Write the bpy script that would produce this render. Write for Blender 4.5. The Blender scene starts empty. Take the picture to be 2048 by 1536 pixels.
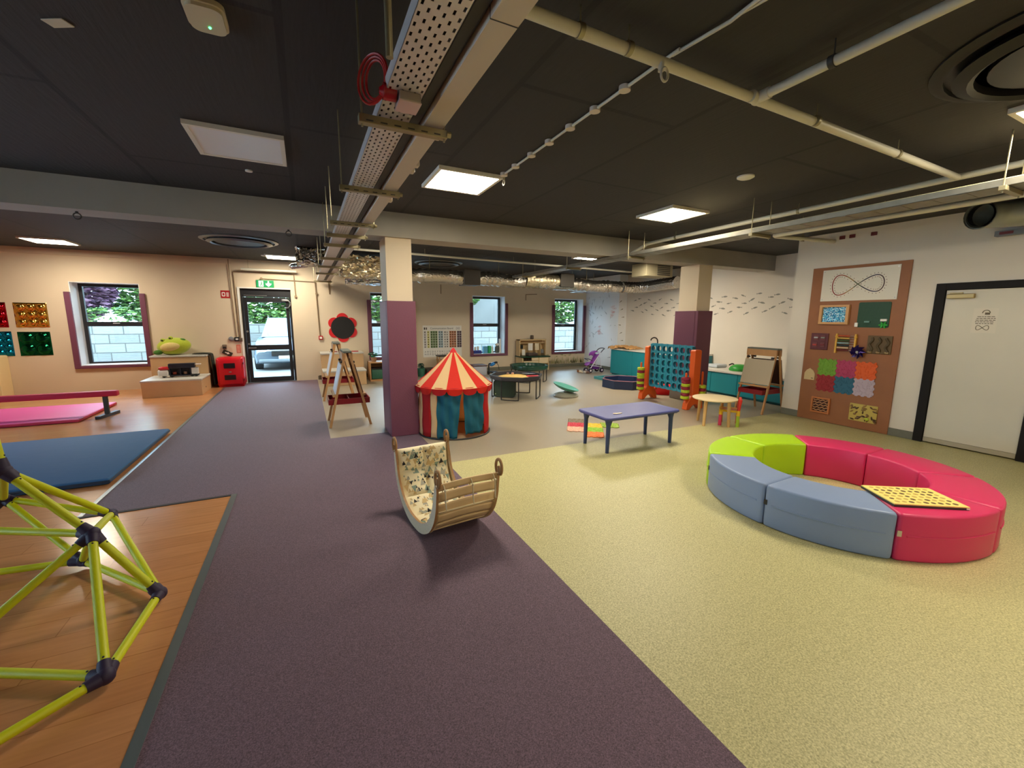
import bpy, bmesh, math, random
from mathutils import Vector, Matrix
random.seed(7)
S = bpy.context.scene
COL = S.collection
PI = math.pi

# ---------------------------------------------------------------- camera
F_PX = 836.15
PITCH, ROLL, YAW = (math.radians(a) for a in (8.951, 0.365, 26.233))
cam = bpy.data.objects.new('camera', bpy.data.cameras.new('camera'))
COL.objects.link(cam)
cam.data.sensor_fit = 'HORIZONTAL'
cam.data.sensor_width = 36.0
cam.data.lens = F_PX / 2048 * 36.0
cam.data.clip_start = 0.05
fwd = Vector((math.sin(YAW) * math.cos(PITCH), math.cos(YAW) * math.cos(PITCH), -math.sin(PITCH)))
rt = Vector((math.cos(YAW), -math.sin(YAW), 0))
up = rt.cross(fwd)
rt2 = math.cos(ROLL) * rt + math.sin(ROLL) * up
up2 = -math.sin(ROLL) * rt + math.cos(ROLL) * up
cm = Matrix((rt2, up2, -fwd)).transposed().to_4x4()
cm.translation = (0, 0, 1.62)
cam.matrix_world = cm
S.camera = cam

# ---------------------------------------------------------------- light and exposure
S.view_settings.view_transform = 'Standard'
S.view_settings.look = 'None'
S.view_settings.exposure = 0.2
S.view_settings.gamma = 1.0
S.view_settings.use_curve_mapping = False
PANEL_L = 58.0           # radiance of a lit ceiling panel
PANEL_C = (1.0, 0.90, 0.72)
SKY_L = 14.0
world = bpy.data.worlds.new('sky')
S.world = world
world.use_nodes = True
bg = world.node_tree.nodes['Background']
bg.inputs['Color'].default_value = (0.56, 0.78, 1.0, 1)
bg.inputs['Strength'].default_value = SKY_L
S.cycles.max_bounces = 7
S.cycles.diffuse_bounces = 4
S.cycles.glossy_bounces = 3
S.cycles.transparent_max_bounces = 10
S.cycles.caustics_reflective = False
S.cycles.caustics_refractive = False
S.cycles.sample_clamp_indirect = 6.0


# ---------------------------------------------------------------- materials
def lin(c):
    return tuple(((v / 255) / 12.92 if v / 255 <= 0.04045 else ((v / 255 + 0.055) / 1.055) ** 2.4) for v in c)


MATS = {}


def mat(key, rgb, rough=0.6, metal=0.0, var=None, bump=None, emit=None, spec=0.5, sheen=0.0, coat=0.0, alpha=None):
    """rgb sRGB 0..255; var=(scale, amount) tints by noise; bump=(scale, strength)."""
    if key in MATS:
        return MATS[key]
    m = bpy.data.materials.new(key)
    m.use_nodes = True
    nt = m.node_tree
    b = nt.nodes['Principled BSDF']
    col = lin(rgb)
    b.inputs['Base Color'].default_value = (*col, 1)
    b.inputs['Roughness'].default_value = rough
    b.inputs['Metallic'].default_value = metal
    b.inputs['Specular IOR Level'].default_value = spec
    if sheen:
        b.inputs['Sheen Weight'].default_value = sheen
        b.inputs['Sheen Roughness'].default_value = 0.5
    if coat:
        b.inputs['Coat Weight'].default_value = coat
        b.inputs['Coat Roughness'].default_value = 0.12
    if var or bump:
        tc = nt.nodes.new('ShaderNodeTexCoord')
    if var:
        n = nt.nodes.new('ShaderNodeTexNoise')
        n.inputs['Scale'].default_value = var[0]
        n.inputs['Detail'].default_value = 4
        nt.links.new(tc.outputs['Object'], n.inputs['Vector'])
        r = nt.nodes.new('ShaderNodeMapRange')
        r.inputs['From Min'].default_value = 0.3
        r.inputs['From Max'].default_value = 0.7
        r.inputs['To Min'].default_value = 1 - var[1]
        r.inputs['To Max'].default_value = 1 + var[1]
        nt.links.new(n.outputs['Fac'], r.inputs['Value'])
        x = nt.nodes.new('ShaderNodeMix')
        x.data_type = 'RGBA'
        x.blend_type = 'MULTIPLY'
        x.inputs[0].default_value = 1
        x.inputs[6].default_value = (*col, 1)
        nt.links.new(r.outputs['Result'], x.inputs[7])
        nt.links.new(x.outputs[2], b.inputs['Base Color'])
    if bump:
        n2 = nt.nodes.new('ShaderNodeTexNoise')
        n2.inputs['Scale'].default_value = bump[0]
        n2.inputs['Detail'].default_value = 3
        nt.links.new(tc.outputs['Object'], n2.inputs['Vector'])
        bp = nt.nodes.new('ShaderNodeBump')
        bp.inputs['Strength'].default_value = bump[1]
        bp.inputs['Distance'].default_value = 0.02
        nt.links.new(n2.outputs['Fac'], bp.inputs['Height'])
        nt.links.new(bp.outputs['Normal'], b.inputs['Normal'])
    if emit:
        b.inputs['Emission Color'].default_value = (*emit[0], 1)
        b.inputs['Emission Strength'].default_value = emit[1]
    MATS[key] = m
    return m


def translucent(m, f):
    nt = m.node_tree
    b = nt.nodes['Principled BSDF']
    o = [n for n in nt.nodes if n.type == 'OUTPUT_MATERIAL'][0]
    t = nt.nodes.new('ShaderNodeBsdfTranslucent')
    t.inputs['Color'].default_value = b.inputs['Base Color'].default_value[:]
    mx = nt.nodes.new('ShaderNodeMixShader')
    mx.inputs[0].default_value = f
    nt.links.new(b.outputs[0], mx.inputs[1])
    nt.links.new(t.outputs[0], mx.inputs[2])
    nt.links.new(mx.outputs[0], o.inputs['Surface'])
    return m


def speckle(key, c1, c2, scale, rough, c3=None, big=None, sheen=0.0):
    """two or three tone fine speckle (carpet pile, safety vinyl chips)"""
    m = bpy.data.materials.new(key)
    m.use_nodes = True
    nt = m.node_tree
    b = nt.nodes['Principled BSDF']
    tc = nt.nodes.new('ShaderNodeTexCoord')
    n = nt.nodes.new('ShaderNodeTexNoise')
    n.inputs['Scale'].default_value = scale
    n.inputs['Detail'].default_value = 6
    n.inputs['Roughness'].default_value = 0.75
    nt.links.new(tc.outputs['Object'], n.inputs['Vector'])
    cr = nt.nodes.new('ShaderNodeValToRGB')
    cr.color_ramp.elements[0].position = 0.36
    cr.color_ramp.elements[1].position = 0.64
    cr.color_ramp.elements[0].color = (*lin(c1), 1)
    cr.color_ramp.elements[1].color = (*lin(c2), 1)
    if c3:
        e = cr.color_ramp.elements.new(0.5)
        e.color = (*lin(c3), 1)
    nt.links.new(n.outputs['Fac'], cr.inputs['Fac'])
    out = cr.outputs['Color']
    if big:
        n3 = nt.nodes.new('ShaderNodeTexNoise')
        n3.inputs['Scale'].default_value = big[0]
        nt.links.new(tc.outputs['Object'], n3.inputs['Vector'])
        r = nt.nodes.new('ShaderNodeMapRange')
        r.inputs['To Min'].default_value = 1 - big[1]
        r.inputs['To Max'].default_value = 1 + big[1]
        nt.links.new(n3.outputs['Fac'], r.inputs['Value'])
        x = nt.nodes.new('ShaderNodeMix')
        x.data_type = 'RGBA'
        x.blend_type = 'MULTIPLY'
        x.inputs[0].default_value = 1
        nt.links.new(out, x.inputs[6])
        nt.links.new(r.outputs['Result'], x.inputs[7])
        out = x.outputs[2]
    nt.links.new(out, b.inputs['Base Color'])
    bp = nt.nodes.new('ShaderNodeBump')
    bp.inputs['Strength'].default_value = 0.25
    bp.inputs['Distance'].default_value = 0.004
    nt.links.new(n.outputs['Fac'], bp.inputs['Height'])
    nt.links.new(bp.outputs['Normal'], b.inputs['Normal'])
    b.inputs['Roughness'].default_value = rough
    if sheen:
        b.inputs['Sheen Weight'].default_value = sheen
        b.inputs['Sheen Roughness'].default_value = 0.4
    MATS[key] = m
    return m


def planks(key, c1, c2, cm_, bw, bh, rough, rot=0.0, mortar=0.004, bump=0.0, offset=0.5):
    m = bpy.data.materials.new(key)
    m.use_nodes = True
    nt = m.node_tree
    b = nt.nodes['Principled BSDF']
    tc = nt.nodes.new('ShaderNodeTexCoord')
    mp = nt.nodes.new('ShaderNodeMapping')
    mp.inputs['Rotation'].default_value = rot if isinstance(rot, tuple) else (0, 0, rot)
    nt.links.new(tc.outputs['Object'], mp.inputs['Vector'])
    br = nt.nodes.new('ShaderNodeTexBrick')
    br.offset = offset
    br.inputs['Scale'].default_value = 1
    br.inputs['Brick Width'].default_value = bw
    br.inputs['Row Height'].default_value = bh
    br.inputs['Mortar Size'].default_value = mortar
    br.inputs['Mortar Smooth'].default_value = 0.3
    br.inputs['Color1'].default_value = (*lin(c1), 1)
    br.inputs['Color2'].default_value = (*lin(c2), 1)
    br.inputs['Mortar'].default_value = (*lin(cm_), 1)
    nt.links.new(mp.outputs['Vector'], br.inputs['Vector'])
    n = nt.nodes.new('ShaderNodeTexNoise')
    n.inputs['Scale'].default_value = 5
    n.inputs['Detail'].default_value = 5
    mp2 = nt.nodes.new('ShaderNodeMapping')
    mp2.inputs['Scale'].default_value = (1, 8, 1)
    nt.links.new(mp.outputs['Vector'], mp2.inputs['Vector'])
    nt.links.new(mp2.outputs['Vector'], n.inputs['Vector'])
    r = nt.nodes.new('ShaderNodeMapRange')
    r.inputs['To Min'].default_value = 0.82
    r.inputs['To Max'].default_value = 1.18
    nt.links.new(n.outputs['Fac'], r.inputs['Value'])
    x = nt.nodes.new('ShaderNodeMix')
    x.data_type = 'RGBA'
    x.blend_type = 'MULTIPLY'
    x.inputs[0].default_value = 1
    nt.links.new(br.outputs['Color'], x.inputs[6])
    nt.links.new(r.outputs['Result'], x.inputs[7])
    nt.links.new(x.outputs[2], b.inputs['Base Color'])
    b.inputs['Roughness'].default_value = rough
    if bump:
        bp = nt.nodes.new('ShaderNodeBump')
        bp.inputs['Strength'].default_value = bump
        bp.inputs['Distance'].default_value = 0.02
        nt.links.new(n.outputs['Fac'], bp.inputs['Height'])
        nt.links.new(bp.outputs['Normal'], b.inputs['Normal'])
    MATS[key] = m
    return m


def glass_mat(key='window_glass'):
    m = bpy.data.materials.new(key)
    m.use_nodes = True
    nt = m.node_tree
    nt.nodes.clear()
    o = nt.nodes.new('ShaderNodeOutputMaterial')
    t = nt.nodes.new('ShaderNodeBsdfTransparent')
    t.inputs['Color'].default_value = (0.93, 0.96, 0.96, 1)
    g = nt.nodes.new('ShaderNodeBsdfGlossy')
    g.inputs['Roughness'].default_value = 0.02
    fr = nt.nodes.new('ShaderNodeFresnel')
    fr.inputs['IOR'].default_value = 1.45
    mx = nt.nodes.new('ShaderNodeMixShader')
    nt.links.new(fr.outputs[0], mx.inputs[0])
    nt.links.new(t.outputs[0], mx.inputs[1])
    nt.links.new(g.outputs[0], mx.inputs[2])
    nt.links.new(mx.outputs[0], o.inputs[0])
    MATS[key] = m
    return m


WALL = mat('wall_paint', (218, 200, 172), 0.75, var=(1.2, 0.03))
FISHW = mat('pale_wall_paint', (224, 214, 198), 0.75, var=(1.2, 0.03))
CEIL = planks('ceiling_black', (42, 39, 38), (48, 45, 43), (24, 22, 22), 2.44, 1.22, 0.75, rot=PI / 2, mortar=0.022, bump=0.15)
BEAM = mat('beam_grey', (160, 154, 142), 0.7, var=(2, 0.06))
CARPET = speckle('purple_carpet', (57, 41, 51), (124, 97, 114), 190, 0.75, big=(0.6, 0.06), sheen=0.15)
BEIGE = speckle('beige_vinyl', (144, 137, 92), (214, 206, 150), 120, 0.42, big=(0.7, 0.05))
GREYV = speckle('grey_vinyl', (140, 128, 108), (172, 160, 138), 260, 0.34, big=(0.5, 0.06))
WOODF = planks('wood_vinyl', (190, 130, 84), (200, 140, 92), (170, 114, 72), 1.2, 0.16, 0.2, rot=0.0, mortar=0.003)
COVE = mat('cove_grey', (112, 112, 98), 0.6, var=(40, 0.06))
WHITE = mat('white_paint', (228, 226, 218), 0.5)
REVEAL = mat('window_reveal_white', (236, 238, 240), 0.6)
BLACKF = mat('dark_frame', (34, 34, 38), 0.4)
GLASS = glass_mat()
PURPAD = mat('purple_pad', (112, 62, 82), 0.5, bump=(60, 0.1))
GALV = mat('galvanised_steel', (140, 136, 124), 0.45, 0.6, var=(14, 0.10))
TRUNK = mat('pale_trunking', (206, 194, 178), 0.5, 0.1)
STRUT = mat('zinc_strut', (158, 148, 116), 0.4, 0.7)
PIPE = mat('cream_pipe', (208, 204, 186), 0.4)
DARKGAP = mat('dark_metal', (54, 54, 52), 0.6)
PLY = mat('birch_ply', (226, 196, 146), 0.5, var=(6, 0.07))
PLYED = mat('ply_edge', (166, 124, 78), 0.6, var=(30, 0.1))
PLYD = mat('brown_ply', (150, 94, 54), 0.55, var=(4, 0.06))
PINE = mat('pine_wood', (190, 142, 92), 0.5, var=(8, 0.08))
BLACKP = mat('black_plastic', (26, 26, 28), 0.4)
GREYP = mat('grey_plastic', (120, 122, 124), 0.5)
REDP = mat('red_plastic', (190, 28, 34), 0.35)
DKRED = mat('dark_red_tray', (132, 20, 30), 0.35)
LIME = mat('lime_vinyl', (172, 206, 18), 0.4)
RINGB = mat('blue_grey_vinyl', (126, 144, 176), 0.42, bump=(300, 0.05))
RINGR = mat('raspberry_vinyl', (204, 40, 92), 0.42, bump=(300, 0.05))
RINGG = mat('green_vinyl', (164, 204, 14), 0.42, bump=(300, 0.05))
TEAL = mat('teal_laminate', (28, 138, 150), 0.4, var=(3, 0.04))
STEEL = mat('steel', (190, 190, 188), 0.3, 0.9)
ORANGE = mat('orange_plastic', (224, 92, 22), 0.45)
CONNB = mat('teal_blue_plastic', (50, 146, 172), 0.4)
MAROON = mat('maroon_plastic', (138, 24, 50), 0.4)
LIMEP = mat('lime_plastic', (178, 196, 40), 0.4)
NAVYT = mat('purple_blue_plastic', (70, 74, 132), 0.4, bump=(200, 0.08))
NAVYL = mat('dark_blue_plastic', (44, 58, 96), 0.4)
FOIL = mat('foil_wrap', (214, 208, 198), 0.2, 0.95, bump=(22, 1.0))
PAPER = mat('white_paper', (232, 228, 218), 0.7)
INK = mat('dark_ink', (52, 50, 50), 0.7)
CREAM = mat('cream_fabric', (232, 200, 150), 0.8)
TENTR = mat('tent_red', (226, 38, 18), 0.75, bump=(30, 0.15))
TENTD = mat('tent_dark_red', (196, 22, 24), 0.75, bump=(30, 0.15))
TENTC = mat('tent_cream', (240, 204, 148), 0.75, bump=(30, 0.15))
TENTB = mat('tent_teal', (22, 104, 128), 0.6, bump=(9, 0.6))
for m_ in (TENTR, TENTD, TENTC, TENTB):
    translucent(m_, 0.35)
GREEND = mat('dark_green_plastic', (30, 70, 56), 0.35)
CARD = mat('brown_cardboard', (190, 146, 92), 0.7, var=(8, 0.1))


# ---------------------------------------------------------------- mesh helpers
WM = {}   # world matrix of every thing / part used as a parent


def tag(o, label=None, cat=None, group=None, kind=None):
    if label:
        o['label'] = label
    if cat:
        o['category'] = cat
    if group:
        o['group'] = group
    if kind:
        o['kind'] = kind
    return o


def thing(name, label, cat, loc=(0, 0, 0), rz=0.0, group=None):
    o = bpy.data.objects.new(name, None)
    COL.objects.link(o)
    o.empty_display_size = 0.1
    o.location = loc
    o.rotation_euler = (0, 0, rz)
    WM[o.name] = Matrix.Translation(loc) @ Matrix.Rotation(rz, 4, 'Z')
    return tag(o, label, cat, group)


def frame(a, b):
    d = (Vector(b) - Vector(a)).normalized()
    h = Vector((0, 0, 1)) if abs(d.z) < 0.95 else Vector((1, 0, 0))
    x = h.cross(d).normalized()
    return x, d.cross(x), d


class MB:
    def __init__(s, M=None):
        s.bm = bmesh.new()
        s.mi = 0
        s.M = M if M is not None else Matrix()

    def add(s, vs, fs):
        bv = [s.bm.verts.new(s.M @ Vector(v)) for v in vs]
        for f in fs:
            try:
                fc = s.bm.faces.new([bv[i] for i in f])
                fc.material_index = s.mi
            except ValueError:
                pass
        return bv

    def box(s, c, d, bev=0.0, R=None, seg=2):
        L = Matrix.Translation(c)
        if R is not None:
            L = L @ R
        L = L @ Matrix.Diagonal((*d, 1))
        g = bmesh.ops.create_cube(s.bm, size=1, matrix=s.M @ L)['verts']
        fs = {f for v in g for f in v.link_faces}
        for f in fs:
            f.material_index = s.mi
        if bev:
            es = list({e for v in g for e in v.link_edges})
            bmesh.ops.bevel(s.bm, geom=es, offset=bev, segments=seg, affect='EDGES', profile=0.5)
        return s

    def b2(s, lo, hi, bev=0.0, seg=2):
        return s.box([(a + b) / 2 for a, b in zip(lo, hi)], [abs(b - a) for a, b in zip(lo, hi)], bev, seg=seg)

    def cyl(s, a, b, r, r2=None, n=12, caps=True):
        r2 = r if r2 is None else r2
        x, y, d = frame(a, b)
        vs = []
        for p, q in ((a, r), (b, r2)):
            for i in range(n):
                t = 2 * PI * i / n
                vs.append(Vector(p) + q * (math.cos(t) * x + math.sin(t) * y))
        fs = [(i, (i + 1) % n, n + (i + 1) % n, n + i) for i in range(n)]
        if caps:
            fs += [tuple(range(n - 1, -1, -1)), tuple(range(n, 2 * n))]
        s.add(vs, fs)
        return s

    def bar(s, a, b, w, h, hint=(0, 0, 1)):
        """rectangular bar from a to b; h measured along hint"""
        a, b = Vector(a), Vector(b)
        d = (b - a).normalized()
        x = d.cross(Vector(hint)).normalized()
        y = x.cross(d)
        vs = []
        for p in (a, b):
            for i, j in ((-1, -1), (1, -1), (1, 1), (-1, 1)):
                vs.append(p + x * (i * w / 2) + y * (j * h / 2))
        s.add(vs, [(3, 2, 1, 0), (4, 5, 6, 7), (0, 1, 5, 4), (1, 2, 6, 5), (2, 3, 7, 6), (3, 0, 4, 7)])
        return s

    def tube(s, pts, r, n=8, closed=False, caps=True):
        pts = [Vector(p) for p in pts]
        m = len(pts)
        rs = r if isinstance(r, (list, tuple)) else [r] * m
        vs, prev = [], None
        for k in range(m):
            if closed:
                d = (pts[(k + 1) % m] - pts[k - 1])
            else:
                d = pts[min(k + 1, m - 1)] - pts[max(k - 1, 0)]
            d.normalize()
            if prev is None:
                h = Vector((0, 0, 1)) if abs(d.z) < 0.9 else Vector((1, 0, 0))
                x = h.cross(d).normalized()
            else:
                x = (prev - d * prev.dot(d)).normalized()
            prev = x
            y = d.cross(x)
            for i in range(n):
                t = 2 * PI * i / n
                vs.append(pts[k] + rs[k] * (math.cos(t) * x + math.sin(t) * y))
        fs = []
        for k in range(m if closed else m - 1):
            a, b = k * n, ((k + 1) % m) * n
            fs += [(a + i, a + (i + 1) % n, b + (i + 1) % n, b + i) for i in range(n)]
        if caps and not closed:
            fs += [tuple(range(n - 1, -1, -1)), tuple(range((m - 1) * n, m * n))]
        s.add(vs, fs)
        return s

    def lathe(s, prof, c=(0, 0, 0), n=24, R=None, a0=0.0, a1=2 * PI):
        full = abs(a1 - a0 - 2 * PI) < 1e-6
        m = n if full else n + 1
        L = Matrix.Translation(c) @ (R if R is not None else Matrix())
        vs, fs = [], []
        for r, z in prof:
            for i in range(m):
                t = a0 + (a1 - a0) * i / n
                vs.append(L @ Vector((r * math.cos(t), r * math.sin(t), z)))
        for k in range(len(prof) - 1):
            for i in range(n):
                j = (i + 1) % m
                fs.append((k * m + i, k * m + j, (k + 1) * m + j, (k + 1) * m + i))
        if full:
            if prof[0][0] > 1e-5:
                fs.append(tuple(range(m - 1, -1, -1)))
            if prof[-1][0] > 1e-5:
                fs.append(tuple(range((len(prof) - 1) * m, len(prof) * m)))
        s.add(vs, fs)
        return s

    def prism(s, pts, z0, z1, L=None):
        L = L if L is not None else Matrix()
        n = len(pts)
        vs = [L @ Vector((x, y, z0)) for x, y in pts] + [L @ Vector((x, y, z1)) for x, y in pts]
        fs = [tuple(range(n - 1, -1, -1)), tuple(range(n, 2 * n))]
        fs += [(i, (i + 1) % n, n + (i + 1) % n, n + i) for i in range(n)]
        s.add(vs, fs)
        return s

    def ring(s, outer, inner, z0, z1, L=None):
        L = L if L is not None else Matrix()
        n = len(outer)
        vs = []
        for z in (z0, z1):
            vs += [L @ Vector((x, y, z)) for x, y in outer] + [L @ Vector((x, y, z)) for x, y in inner]
        fs = []
        for i in range(n):
            j = (i + 1) % n
            fs += [(n + i, n + j, j, i), (2 * n + i, 2 * n + j, 3 * n + j, 3 * n + i),
                   (i, j, 2 * n + j, 2 * n + i), (n + j, n + i, 3 * n + i, 3 * n + j)]
        s.add(vs, fs)
        return s

    def ball(s, c, r, sc=(1, 1, 1), u=12, v=8, R=None):
        L = Matrix.Translation(c) @ (R if R is not None else Matrix()) @ Matrix.Diagonal((*[r * k for k in sc], 1))
        g = bmesh.ops.create_uvsphere(s.bm, u_segments=u, v_segments=v, radius=1, matrix=s.M @ L)['verts']
        for f in {f for q in g for f in q.link_faces}:
            f.material_index = s.mi
        return s

    def grid(s, fn, nu, nv, closed_u=False):
        vs = [fn(i / nu, j / nv) for j in range(nv + 1) for i in range(nu + (0 if closed_u else 1))]
        w = nu if closed_u else nu + 1
        fs = []
        for j in range(nv):
            for i in range(nu):
                k = (i + 1) % w
                fs.append((j * w + i, j * w + k, (j + 1) * w + k, (j + 1) * w + i))
        s.add(vs, fs)
        return s

    def build(s, name, mats, parent=None, smooth=None, fix=True):
        bm = s.bm
        if fix:
            bmesh.ops.recalc_face_normals(bm, faces=bm.faces[:])
        me = bpy.data.meshes.new(name)
        o = bpy.data.objects.new(name, me)
        COL.objects.link(o)
        if parent is not None:
            W = WM[parent.name]
            bm.transform(W.inverted())
            o.parent = parent
            WM[o.name] = W
        elif bm.verts:
            xs = [v.co for v in bm.verts]
            c = Vector(((min(v.x for v in xs) + max(v.x for v in xs)) / 2,
                        (min(v.y for v in xs) + max(v.y for v in xs)) / 2, min(v.z for v in xs)))
            bm.transform(Matrix.Translation(-c))
            o.location = c
            WM[o.name] = Matrix.Translation(c)
        bm.to_mesh(me)
        bm.free()
        for m in (mats if isinstance(mats, (list, tuple)) else [mats]):
            me.materials.append(m)
        if smooth:
            for p in me.polygons:
                p.use_smooth = True
            try:
                me.set_sharp_from_angle(angle=math.radians(smooth))
            except Exception:
                pass
        return o


def struct(mb, name, mats, smooth=None, parent=None):
    o = mb.build(name, mats, parent, smooth)
    if parent is None:
        o['kind'] = 'structure'
    return o


def dup(root, loc, rz=0.0, label=None, group=None):
    r = root.copy()
    COL.objects.link(r)
    r.location = loc
    r.rotation_euler = (0, 0, rz)
    WM[r.name] = Matrix.Translation(loc) @ Matrix.Rotation(rz, 4, 'Z')
    if label:
        r['label'] = label
    if group:
        r['group'] = group
    for ch in list(root.children):
        c = ch.copy()
        COL.objects.link(c)
        c.parent = r
        WM[c.name] = WM[r.name]
        for g in ch.children:
            d = g.copy()
            COL.objects.link(d)
            d.parent = c
    return r


def LM(o):
    return WM[o.name].copy()


def back_frame(x, z, y=11.95):
    """local x right, y up, z out of the back wall into the room"""
    return Matrix(((1, 0, 0, x), (0, 0, -1, y), (0, 1, 0, z), (0, 0, 0, 1)))


def right_frame(y, z, x=7.42):
    """local x to the right as seen from the room (-Y), y up, z out of the right wall (-X)"""
    return Matrix(((0, 0, -1, x), (-1, 0, 0, y), (0, 1, 0, z), (0, 0, 0, 1)))


def text(name, body, size, L, m, parent, align='CENTER', depth=0.0005):
    cu = bpy.data.curves.new(name, 'FONT')
    cu.body = body
    cu.size = size
    cu.align_x = align
    cu.align_y = 'CENTER'
    cu.extrude = depth
    cu.materials.append(m)
    tmp = bpy.data.objects.new(name, cu)
    me = bpy.data.meshes.new_from_object(tmp)
    bpy.data.objects.remove(tmp)
    me.materials.clear()
    me.materials.append(m)
    o = bpy.data.objects.new(name, me)
    COL.objects.link(o)
    if parent is not None:
        o.parent = parent
        o.matrix_local = WM[parent.name].inverted() @ L
    else:
        o.matrix_world = L
    return o


def circ(r, n=24, cx=0, cy=0, a0=0.0):
    return [(cx + r * math.cos(a0 + 2 * PI * i / n), cy + r * math.sin(a0 + 2 * PI * i / n)) for i in range(n)]


def rrect(w, h, r, cx=0, cy=0, n=4):
    p = []
    for sx, sy, a in ((1, 1, 0), (-1, 1, PI / 2), (-1, -1, PI), (1, -1, 1.5 * PI)):
        for i in range(n + 1):
            t = a + PI / 2 * i / n
            p.append((cx + sx * (w / 2 - r) + r * math.cos(t), cy + sy * (h / 2 - r) + r * math.sin(t)))
    return p


def crom(P, k=6):
    """Catmull-Rom through points"""
    P = [Vector(p) for p in P]
    out = []
    for i in range(len(P) - 1):
        p0, p1, p2, p3 = P[max(i - 1, 0)], P[i], P[i + 1], P[min(i + 2, len(P) - 1)]
        for j in range(k):
            t = j / k
            out.append(0.5 * ((2 * p1) + (p2 - p0) * t + (2 * p0 - 5 * p1 + 4 * p2 - p3) * t * t + (3 * p1 - p0 - 3 * p2 + p3) * t ** 3))
    out.append(P[-1])
    return out


# ================================================================ SETTING
CZ = 2.95      # ceiling height
CT = CZ - 0.0015
XL, YB, YF = -6.6, 11.95, -5.0   # left wall, back wall, wall behind the camera
XR, XF = 7.42, 9.0               # board wall, recessed fish wall


def slab(name, x0, y0, x1, y1, m, z=0.0):
    return struct(MB().b2((x0, y0, z - 0.06), (x1, y1, z)), name, m)


slab('floor', 1.35, YF, XR + 0.2, 4.38, BEIGE)
slab('floor_carpet', -0.68, YF, 1.35, 4.38, CARPET)
slab('floor_carpet', -1.74, 4.38, 1.35, 5.98, CARPET)
slab('floor_carpet', -1.74, 5.98, 0.22, YB, CARPET)
slab('floor_vinyl', 1.35, 4.38, XF, 5.98, GREYV)
slab('floor_vinyl', 0.22, 5.98, XF, YB, GREYV)
slab('floor_wood', XL, YF, -0.68, 4.38, WOODF)
slab('floor_wood', XL, 4.38, -1.74, YB, WOODF)
STRIP = mat('metal_strip', (128, 138, 142), 0.3, 0.6)
STRIPD = mat('dark_strip', (44, 38, 40), 0.6)
struct(MB().b2((-0.70, YF, 0), (-0.655, 4.40, 0.004)), 'trim_1', STRIP)
struct(MB().b2((-1.76, 4.365, 0), (-0.70, 4.40, 0.005)), 'trim_2', STRIPD)
struct(MB().b2((-1.755, 4.40, 0), (-1.72, YB, 0.004)), 'trim_3', STRIP)

# ceiling: one black soffit slab
struct(MB().b2((XL - 0.3, YF - 0.3, CZ), (XF + 0.3, YB + 0.50, CZ + 0.25)), 'ceiling', CEIL)
# down-stand beam and pillars
struct(MB().b2((XL, 5.72, 2.645), (XF, 6.10, CZ)), 'beam', BEAM)
struct(MB().b2((1.0, 5.76, 0), (1.335, 6.2, 2.645)), 'pillar', WALL)
struct(MB().b2((6.78, 5.76, 0), (7.14, 6.2, 2.645)), 'pillar', WALL)
struct(MB().b2((6.745, 5.685, 0), (7.16, 6.26, 0.24), 0.01), 'baseboard_pillar', mat('brown_grey_base', (126, 112, 96), 0.6))

# walls
WINS = [(-4.31, -3.18, 0.56, 2.31), (1.62, 2.73, 0.53, 2.29), (4.55, 5.63, 0.52, 2.28), (7.43, 8.58, 0.50, 2.265)]
DOOR = (-1.335, -0.26, 0.0, 2.28)
ops = sorted([(w[0], w[1], w[2], w[3]) for w in WINS] + [DOOR])
mb = MB()
x = XL - 0.3
for (a, b, z0, z1) in ops:
    mb.b2((x, YB, -0.06), (a, YB + 0.50, CZ))
    if z0 > 0:
        mb.b2((a, YB, -0.06), (b, YB + 0.50, z0))
    mb.b2((a, YB, z1), (b, YB + 0.50, CZ))
    x = b
mb.b2((x, YB, -0.06), (XF + 0.3, YB + 0.50, CZ))
struct(mb, 'wall_back', WALL)
mb = MB()   # side wall, out of the picture, with two windows added to let in cool fill light
y = YF
for (a, b) in ((1.2, 3.4), (5.6, 7.8)):
    mb.b2((XL - 0.3, y, -0.06), (XL, a, CZ)).b2((XL - 0.3, a, -0.06), (XL, b, 0.6)).b2((XL - 0.3, a, 2.3), (XL, b, CZ))
    y = b
mb.b2((XL - 0.3, y, -0.06), (XL, YB, CZ))
struct(mb, 'wall_left', WALL)
for k, (a, b) in enumerate(((1.2, 3.4), (5.6, 7.8))):
    fr = MB()
    fr.b2((XL - 0.22, a, 0.6), (XL - 0.16, a + 0.07, 2.3)).b2((XL - 0.22, b - 0.07, 0.6), (XL - 0.16, b, 2.3)).b2((XL - 0.22, a + 0.07, 2.23), (XL - 0.16, b - 0.07, 2.3)).b2((XL - 0.22, a + 0.07, 0.6), (XL - 0.16, b - 0.07, 0.66))
    fr.b2((XL - 0.22, (a + b) / 2 - 0.04, 0.66), (XL - 0.16, (a + b) / 2 + 0.04, 2.23))
    w = struct(fr, 'window_%d' % (k + 5), BLACKF)  # added window, never in view, only brings daylight to this side
    MB().b2((XL - 0.193, a + 0.07, 0.66), (XL - 0.187, b - 0.07, 2.23)).build('pane', GLASS, w)
struct(MB().b2((XL - 0.3, YF - 0.3, -0.06), (XF + 0.3, YF, CZ)), 'wall_front', WALL)
struct(MB().b2((8.69, 10.25, -0.06), (XF + 0.3, YB, CZ)), 'wall_corner', REVEAL)
struct(MB().b2((XF, 4.36, -0.06), (XF + 0.3, 10.25, CZ)), 'wall_far_right', FISHW)
D2 = (1.62, 2.465, 2.01)   # white door opening y0,y1,top
mb = MB()
mb.b2((XR, YF, -0.06), (XF + 0.3, D2[0] - 0.01, CZ))
mb.b2((XR, D2[1] + 0.01, -0.06), (XF + 0.3, 4.36, CZ))
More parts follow.
